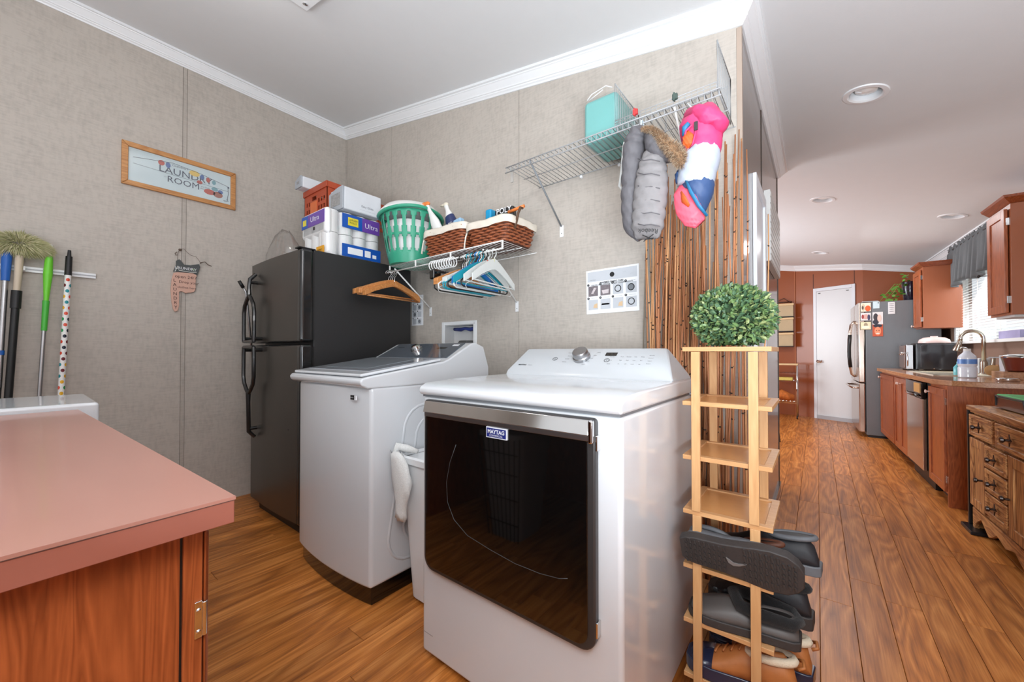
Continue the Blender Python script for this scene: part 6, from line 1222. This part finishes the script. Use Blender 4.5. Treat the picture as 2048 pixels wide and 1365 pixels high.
MB().tube([(.79, 6.21, 1.105), (.755, 6.2, 1.105)], .005, 8).lathe((.75, 6.2, 1.105), [(.012, -.006), (.014, 0), (.012, .006)], 12, axis=(1, 0, 0)).build('knob', CHROME, to, smooth='all')
for y in (6.25, 6.55): MB().box(.80, .84, y-.01, y+.01, .911, .923).build('foot', BLACKM, to)
bq = PY(1935, 757, 4.70); wb_ = thing('water_bottle', 'large white plastic water bottle with a blue label on the worktop', 'bottle', (bq.x, 4.70, .911)); c = Vector((bq.x, 4.70, .911))
MB().lathe(c, [(.044, 0), (.052, .008), (.053, .08), (.048, .09), (.053, .10), (.053, .155), (.048, .175), (.022, .205), (.02, .222), (.001, .222)], 28).build('body', mat('bottle_plastic', (224, 230, 240), .12, var=.03, coat=.5), wb_, smooth=True)
MB().lathe(c, [(.0536, .112), (.0536, .15)], 28, cap=False).build('label', mat('bottle_label', (96, 140, 206), .3, var=.3, vs=30), wb_, smooth=True); MB().lathe(c, [(.021, .21), (.021, .232), (.001, .233)], 20).build('cap', WHITEM, wb_, smooth=True)
fy = 5.45; fb = PY(1968, 748, fy); fc_ = thing('kitchen_tap', 'brushed nickel gooseneck kitchen tap by the window', 'tap', (fb.x, fy, .911)); NK = mat('brushed_nickel', (196, 190, 176), .22, 1, var=.02)
X0_ = fb.x; zt0 = PY(1942, 662, fy).z; xs_ = PY(1921, 690, fy).x; r_ = (X0_-xs_)/2; pts = [(X0_, fy, .93), (X0_, fy, zt0-r_)]+[(X0_-r_+r_*math.cos(a*PI/12), fy, zt0-r_+r_*math.sin(a*PI/12)) for a in range(1, 13)]+[(xs_-.004, fy, zt0-r_-.03)]
MB().tube(pts, .0155, 12).build('neck', NK, fc_, smooth='all'); e_ = Vector(pts[-1]); MB().lathe(e_, [(.016, .01), (.018, -.02), (.03, -.085), (.028, -.09), (.001, -.088)], 18, axis=(.25, 0, 1)).build('spray_head', NK, fc_, smooth=True)
MB().lathe((X0_, fy, .911), [(.034, 0), (.036, .004), (.026, .02), (.024, .11), (.018, .13)], 20).build('base', NK, fc_, smooth=True); MB().tube([(X0_+.02, fy, .96), (X0_+.055, fy, .98), (X0_+.06, fy, 1.07)], [.018, .014, .011], 10).build('lever', NK, fc_, smooth='all')
sk = thing('sink_rim', 'pale sink rim set into the worktop behind the water bottle', 'sink', kw(-.3, 1.3, .911)); 
MB(KM).box(-.53, -.07, .85, .89, .911, .918).box(-.53, -.07, 1.75, 1.79, .911, .918).box(-.53, -.49, .85, 1.79, .911, .918).box(-.16, -.04, .85, 1.79, .911, .918).box(-.49, -.16, .89, 1.75, .9112, .9116).build('rim', mat('sink_cream', (222, 216, 196), .2, coat=.4), sk, bevel=.002)
q = top(1870, 741); dr_ = thing('dish_rack', 'flat cream drying rack in front of the microwave', 'dish rack', (q.x, q.y, .911)); m = MB(); 
for i in range(14): m.box(q.x-.15+.024*i, q.x-.143+.024*i, q.y-.12, q.y+.0, .914, .926)
m.box(q.x-.16, q.x+.18, q.y-.13, q.y+.01, .911, .915); m.build('tray', mat('rack_cream', (218, 214, 196), .4), dr_)
q = top(1839, 741); o = MB().sph((q.x, q.y-.08, .938), 1, 16, 10, sc=(.036, .036, .027)).build('soap_dome', mat('soap_green', (206, 220, 208), .3), None, smooth='all', origin=(q.x, q.y-.08, .911)); tag(o, 'small pale green dome beside the dish rack on the worktop', 'soap dish')
b_ = Vector((PY(1917, 735, 5.2).x, 5.2, .911)); bo = thing('soap_bottle', 'turquoise soap bottle left of the water bottle', 'bottle', b_); MB().lathe(b_, [(.03, 0), (.032, .01), (.032, .07), (.012, .1), (.012, .12)], 16).build('body', mat('soap_teal', (110, 190, 200), .2, coat=.3), bo, smooth=True)
MB().tube([b_+Vector((.06, .05, .0)), b_+Vector((.06, .05, .24))], .006, 6).tube([b_+Vector((.06, .05, .24)), b_+Vector((.03, .05, .25)), b_+Vector((.02, .05, .235))], .006, 6).build('pump', CHROME, bo, smooth='all')
o = MB().box(1.17, 1.25, 5.5, 5.56, .911, 1.06).build('detergent_bag', mat('bag_blueprint', (200, 208, 230), .4, var=.5, vs=12), None, bevel=.01, origin=(1.21, 5.53, .911)); tag(o, 'white and blue detergent bag behind the tap neck', 'package')
q = PY(1985, 742, 5.0); o = MB().lathe((q.x, 5.0, .965), [(.001, -.004), (.045, -.004), (.045, .004), (.001, .004)], 24, axis=(0, 1, 0)).build('wooden_disc', mat('disc_tan', (190, 150, 96), .5), None, smooth=True, origin=(q.x, 5.0, .92)); tag(o, 'small round tan disc standing right of the tap', 'disc')
# sill box, riser, pot, canister
s0 = KB(2046, 690, -.02)[0]; s1 = KB(2008, 685, -.02)[0]; o = MB(KM).box(-.05, .02, s0-.05, s1, 1.2355, 1.30).build('violet_box', mat('violet_white', (170, 166, 226), .4, var=.4, vs=4), None, origin=kw(-.02, s1, 1.2355)); tag(o, 'white and violet box on the window sill at the right edge', 'box')
rx = PY(2020, 740, 4.62); ri = MB().box(rx.x-.05, rx.x+.2, 4.55, 4.8, .911, .968).build('wooden_riser', WTE, None, bevel=.003, origin=(rx.x, 4.65, .911)); tag(ri, 'low wooden riser on the worktop under the red-brown pot', 'riser')
pc = Vector((rx.x+.075, 4.67, .969)); po = thing('cooking_pot', 'red-brown pot with a steel lid at the right edge of the worktop', 'pot', pc); MB().lathe(pc, [(.07, 0), (.085, .01), (.105, .10), (.108, .105)], 28).build('body', mat('pot_redbrown', (112, 44, 30), .25, coat=.4), po, smooth=True); MB().lathe(pc, [(.112, .105), (.113, .11), (.09, .125), (.02, .135), (.001, .136)], 28).build('lid', CHROME, po, smooth=True)
MB().box(pc.x-.17, pc.x-.10, 4.66, 4.68, 1.072, 1.08).build('handle', STEEL, po, bevel=.002)
q = top(2022, 757); q = PZ(2015, 764, .911); ca = MB().lathe((q.x, q.y, .911), [(.05, 0), (.055, .006), (.055, .022), (.05, .026), (.001, .026)], 24).build('steel_dish', CHROME, None, smooth=True, origin=(q.x, q.y, .911)); tag(ca, 'shallow steel dish near the worktop corner', 'dish')
bx = PY(2007, 720, 4.9); o = MB().box(bx.x, bx.x+.012, 4.88, 5.0, .911, 1.09).box(bx.x+.02, bx.x+.10, 4.9, 4.91, .911, 1.1).build('cutting_board', P('board_grey', (190, 190, 196)), None, bevel=.003, origin=(bx.x, 4.9, .911)); tag(o, 'grey cutting board standing behind the pot', 'cutting board')
# sideboard
sb_ = kthing('sideboard', 'rustic hickory sideboard with iron-look knobs at the right edge', 'sideboard', -.3, -.9)
SA = -.60; S0, S1 = -1.30, -.395
MB(KM).box(SA, -.06, S0, S1, .13, .75).build('carcass', OAK, sb_, bevel=.003)
MB(KM).box(SA-.03, -.04, S0-.02, S1+.02, .752, .782).build('top', OAKY, sb_, bevel=.005, segs=3)
MB(KM).box(SA-.015, -.05, S0-.01, S1+.01, .738, .752).build('moulding', OAKY, sb_, bevel=.004)
ap = [(S0, .145)]+[(S1, .145)]+[(S1, .0), (S1-.03, .0), (S1-.045, .05), (S1-.08, .075)]
for i in range(1, 14): b_ = S1-.08-(S1-S0-.12)*i/14; ap.append((b_, .075+.022*math.sin(i*1.57)+.012*math.cos(i*.9)))
ap += [(S0+.035, .06), (S0+.03, 0), (S0, 0)]
MB(KM).prism(list(reversed(ap)), SA-.012, SA+.008, 'X').build('scalloped_apron', OAKY, sb_, bevel=.003)
MB(KM).prism([(SA, .14), (-.06, .14), (-.06, 0), (-.1, 0), (-.13, .06), (SA+.07, .06), (SA+.04, 0), (SA, 0)], S1-.02, S1, 'Y').build('side_skirt', OAK, sb_, bevel=.003)
IR = mat('iron_brown', (52, 34, 26), .35, .4, coat=.3)
def pull(t, b_, z, plate=True):
    m = MB(KM)
    if plate: m.prism([(b_+.032*s_*(1 if k % 2 == 0 else .42), z+.032*c_*(1 if k % 2 == 0 else .42)) for k, (s_, c_) in enumerate([(math.sin(k*PI/4), math.cos(k*PI/4)) for k in range(8)])], SA-.03, SA-.026, 'X')
    m.lathe((SA-.026, b_, z), [(.006, 0), (.006, -.016), (.015, -.024), (.013, -.034), (.001, -.037)], 12, axis=(1, 0, 0)); m.build('pull', IR, t, smooth=True)
def drawer(b0, b1, z0, z1):
    w = .03; o = MB(KM).box(SA-.026, SA-.004, b0, b0+w, z0, z1).box(SA-.026, SA-.004, b1-w, b1, z0, z1).box(SA-.026, SA-.004, b0+w, b1-w, z0, z0+w*.8).box(SA-.026, SA-.004, b0+w, b1-w, z1-w*.8, z1).build('drawer', OAKY, sb_, bevel=.004)
    MB(KM).box(SA-.016, SA-.002, b0+w-.003, b1-w+.003, z0+w*.8-.003, z1-w*.8+.003).build('drawer_panel', OAKY, o); pull(o, (b0+b1)/2, (z0+z1)/2)
    return o
drawer(-.745, -.405, .60, .73); drawer(-1.18, -.80, .60, .73)
for i in range(3): drawer(-.935, -.645, .455-.135*i, .58-.135*i)
for (d0, d1, kn) in ((-.635, -.405, (-.615, .36)), (-1.27, -.955, (-.975, .36))):
    o = kdoor(sb_, d0, d1, .165, .585, a=SA-.006, m=OAK, hinges=False, pm=OAK); pull(o, kn[0], kn[1], plate=False)
o = MB(KM).box(SA-.02, SA+.01, S1+.032, S1+.055, .02, .76).box(SA-.05, SA+.08, S1-.12, S1+.065, 0.0, .022).build('folded_stand', mat('stand_black', (28, 30, 34), .3, .3), None, bevel=.004, origin=kw(SA, S1+.04, 0)); tag(o, 'dark metal upright with black foot between sideboard and kitchen cabinets', 'stand')
o = MB(KM).box(SA-.0, -.05, S0-.55, S0-.03, .0, .60).build('black_bin', BLACKM, None, bevel=.01, origin=kw(SA, S0-.3, 0)); tag(o, 'black bin just right of the sideboard at the photo edge', 'bin')
tq = PX(1992, 822, kw(SA+.04, -1.0)[0]); gbx = thing('napkin_box', 'dark brown box with a green cloth on top, standing on the sideboard', 'box', kw(SA+.2, -.98, .783))
g0 = KB(1990, 825, SA+.06)[0]; MB(KM).box(SA+.06, SA+.3, g0-.4, g0, .788, .853).build('box', mat('box_brown', (70, 40, 30), .25, coat=.3), gbx, bevel=.006); MB(KM).box(SA+.065, SA+.29, g0-.39, g0-.005, .853, .868).build('green_cloth', mat('cloth_green', (70, 170, 90), .6, bump=.5), gbx, bevel=.006)
MB(KM).tube([(SA+.06, g0-.02, .80), (SA+.055, g0-.03, .86), (SA+.055, g0-.38, .86), (SA+.06, g0-.39, .80)], .004, 6).build('wire_rail', BLACKM, gbx); 
for b_ in (g0-.03, g0-.37): MB(KM).sph((SA+.09, b_, .786), .007, 8, 6).build('foot', BLACKM, gbx)
# hanging organiser, cart, stool by the far wall
og = thing('wall_organizer', 'three canvas boxes hanging one under another on the far brown wall', 'organizer', (-.44, 8.48, 1.2)); CNV = mat('canvas_beige', (196, 176, 142), .8, var=.06, bump=.3); CLD = mat('canvas_lid', (226, 196, 150), .7, var=.04)
OY = 8.48
def oz(v): return PY(1572, v, 8.4).z
xa, xb = PY(1540, 650, 8.4).x, PY(1587, 650, 8.4).x
for i, (v0, v1) in enumerate(((608, 635), (636, 664), (666, 694))):
    zt_, zb_ = oz(v0), oz(v1)
    MB().box(xa, xb-.004*i, 8.36, 8.49, zb_+.012, zt_-.03).build('box', CNV, og, bevel=.004); MB().box(xa-.006, xb+.008-.004*i, 8.345, 8.49, zt_-.035, zt_).build('lid', CLD, og, bevel=.004); MB().box(xa-.005, xb+.01-.004*i, 8.34, 8.495, zb_, zb_+.012).build('tray', BLACKM, og)
hx = (xa+xb)/2+.03; MB().tube([(xa, 8.47, oz(606)), (hx, 8.48, oz(596)), (xb-.03, 8.47, oz(606))], .006, 6).tube([(xa, 8.46, oz(604)), (xb-.02, 8.46, oz(604))], .009, 6).build('hanger', mat('metal_brown', (92, 70, 60), .3, .5), og, smooth='all')
crt = thing('rolling_cart', 'small chrome rolling cart with a wooden top by the far wall', 'cart', (-.42, 8.2, 0)); CY0, CY1 = 8.02, 8.3; cx1_ = PY(1594, 780, CY0).x; cx0_ = cx1_-.42
def cz(v): return PY(1580, v, CY0).z
MB().box(cx0_-.01, cx1_+.015, CY0-.01, CY1+.01, cz(731), cz(728)).build('wooden_top', CLD, crt, bevel=.003)
for x in (cx0_, cx1_):
    for y in (CY0, CY1): MB().tube([(x, y, .05), (x, y, cz(731))], .011, 8).build('leg', CHROME, crt, smooth='all'); MB().lathe((x, y, .026), [(.024, -.009), (.026, 0), (.024, .009)], 12, axis=(1, 0, 0)).build('wheel', BLACKM, crt)
for v in (747, 762, 805):
    z = cz(v); m = MB(); m.box(cx0_, cx1_, CY0-.006, CY0+.008, z-.02, z)
    for i in range(9): m.tube([(cx0_+(cx1_-cx0_)*i/8, CY0, z-.008), (cx0_+(cx1_-cx0_)*i/8, CY1, z-.008)], .003, 5)
    m.box(cx0_, cx1_, CY1-.006, CY1+.006, z-.02, z); m.build('shelf', CHROME, crt)
z = cz(762); o = MB().box(cx0_+.05, cx1_-.06, CY0+.03, CY1-.03, z+.002, z+.05).build('yellow_magazine_stack', mat('mag_yellow', (216, 196, 100), .4, var=.3, vs=30, stretch=(1, 1, 8)), None, bevel=.003, origin=(cx0_+.1, 8.15, z)); tag(o, 'yellow stack of magazines on the upper shelf of the chrome cart', 'magazines')
z = cz(805); m = MB(); m.loft([[(cx1_-.04+x_*.30, 8.15+.1*math.cos(a*PI/8)*s_, z+.005+h_+.075*(1+math.sin(a*PI/8))*s_) for a in range(16)] for x_, s_, h_ in ((-.95, .7, .02), (-.6, 1.1, .03), (-.3, 1, .0), (0, .6, .02))]); o = m.build('patterned_bag', mat('bag_rust', (190, 104, 40), .8, var=.4, vs=30), None, smooth='all', origin=(cx1_-.15, 8.15, z)); tag(o, 'rust-orange patterned bag on the lower shelf of the chrome cart', 'bag')
sp = Vector((-.60, 5.85, 0)); sto = thing('stool', 'round stool mostly hidden past the end of the corridor wall, one dark leg visible', 'stool', sp)
MB().lathe((-.60, 5.85, .60), [(.001, 0), (.2, 0), (.215, .01), (.215, .03), (.2, .04), (.001, .045)], 28).build('seat', CHERRY, sto, smooth=True)
for dx, dy in ((.225, 0), (-.2, .0), (0, .2), (0, -.2)): MB().tube([(-.6+dx, 5.85+dy, 0), (-.6+dx*.75, 5.85+dy*.75, .605)], .009, 8).build('leg', mat('leg_dark', (50, 34, 28), .4), sto, smooth='all')
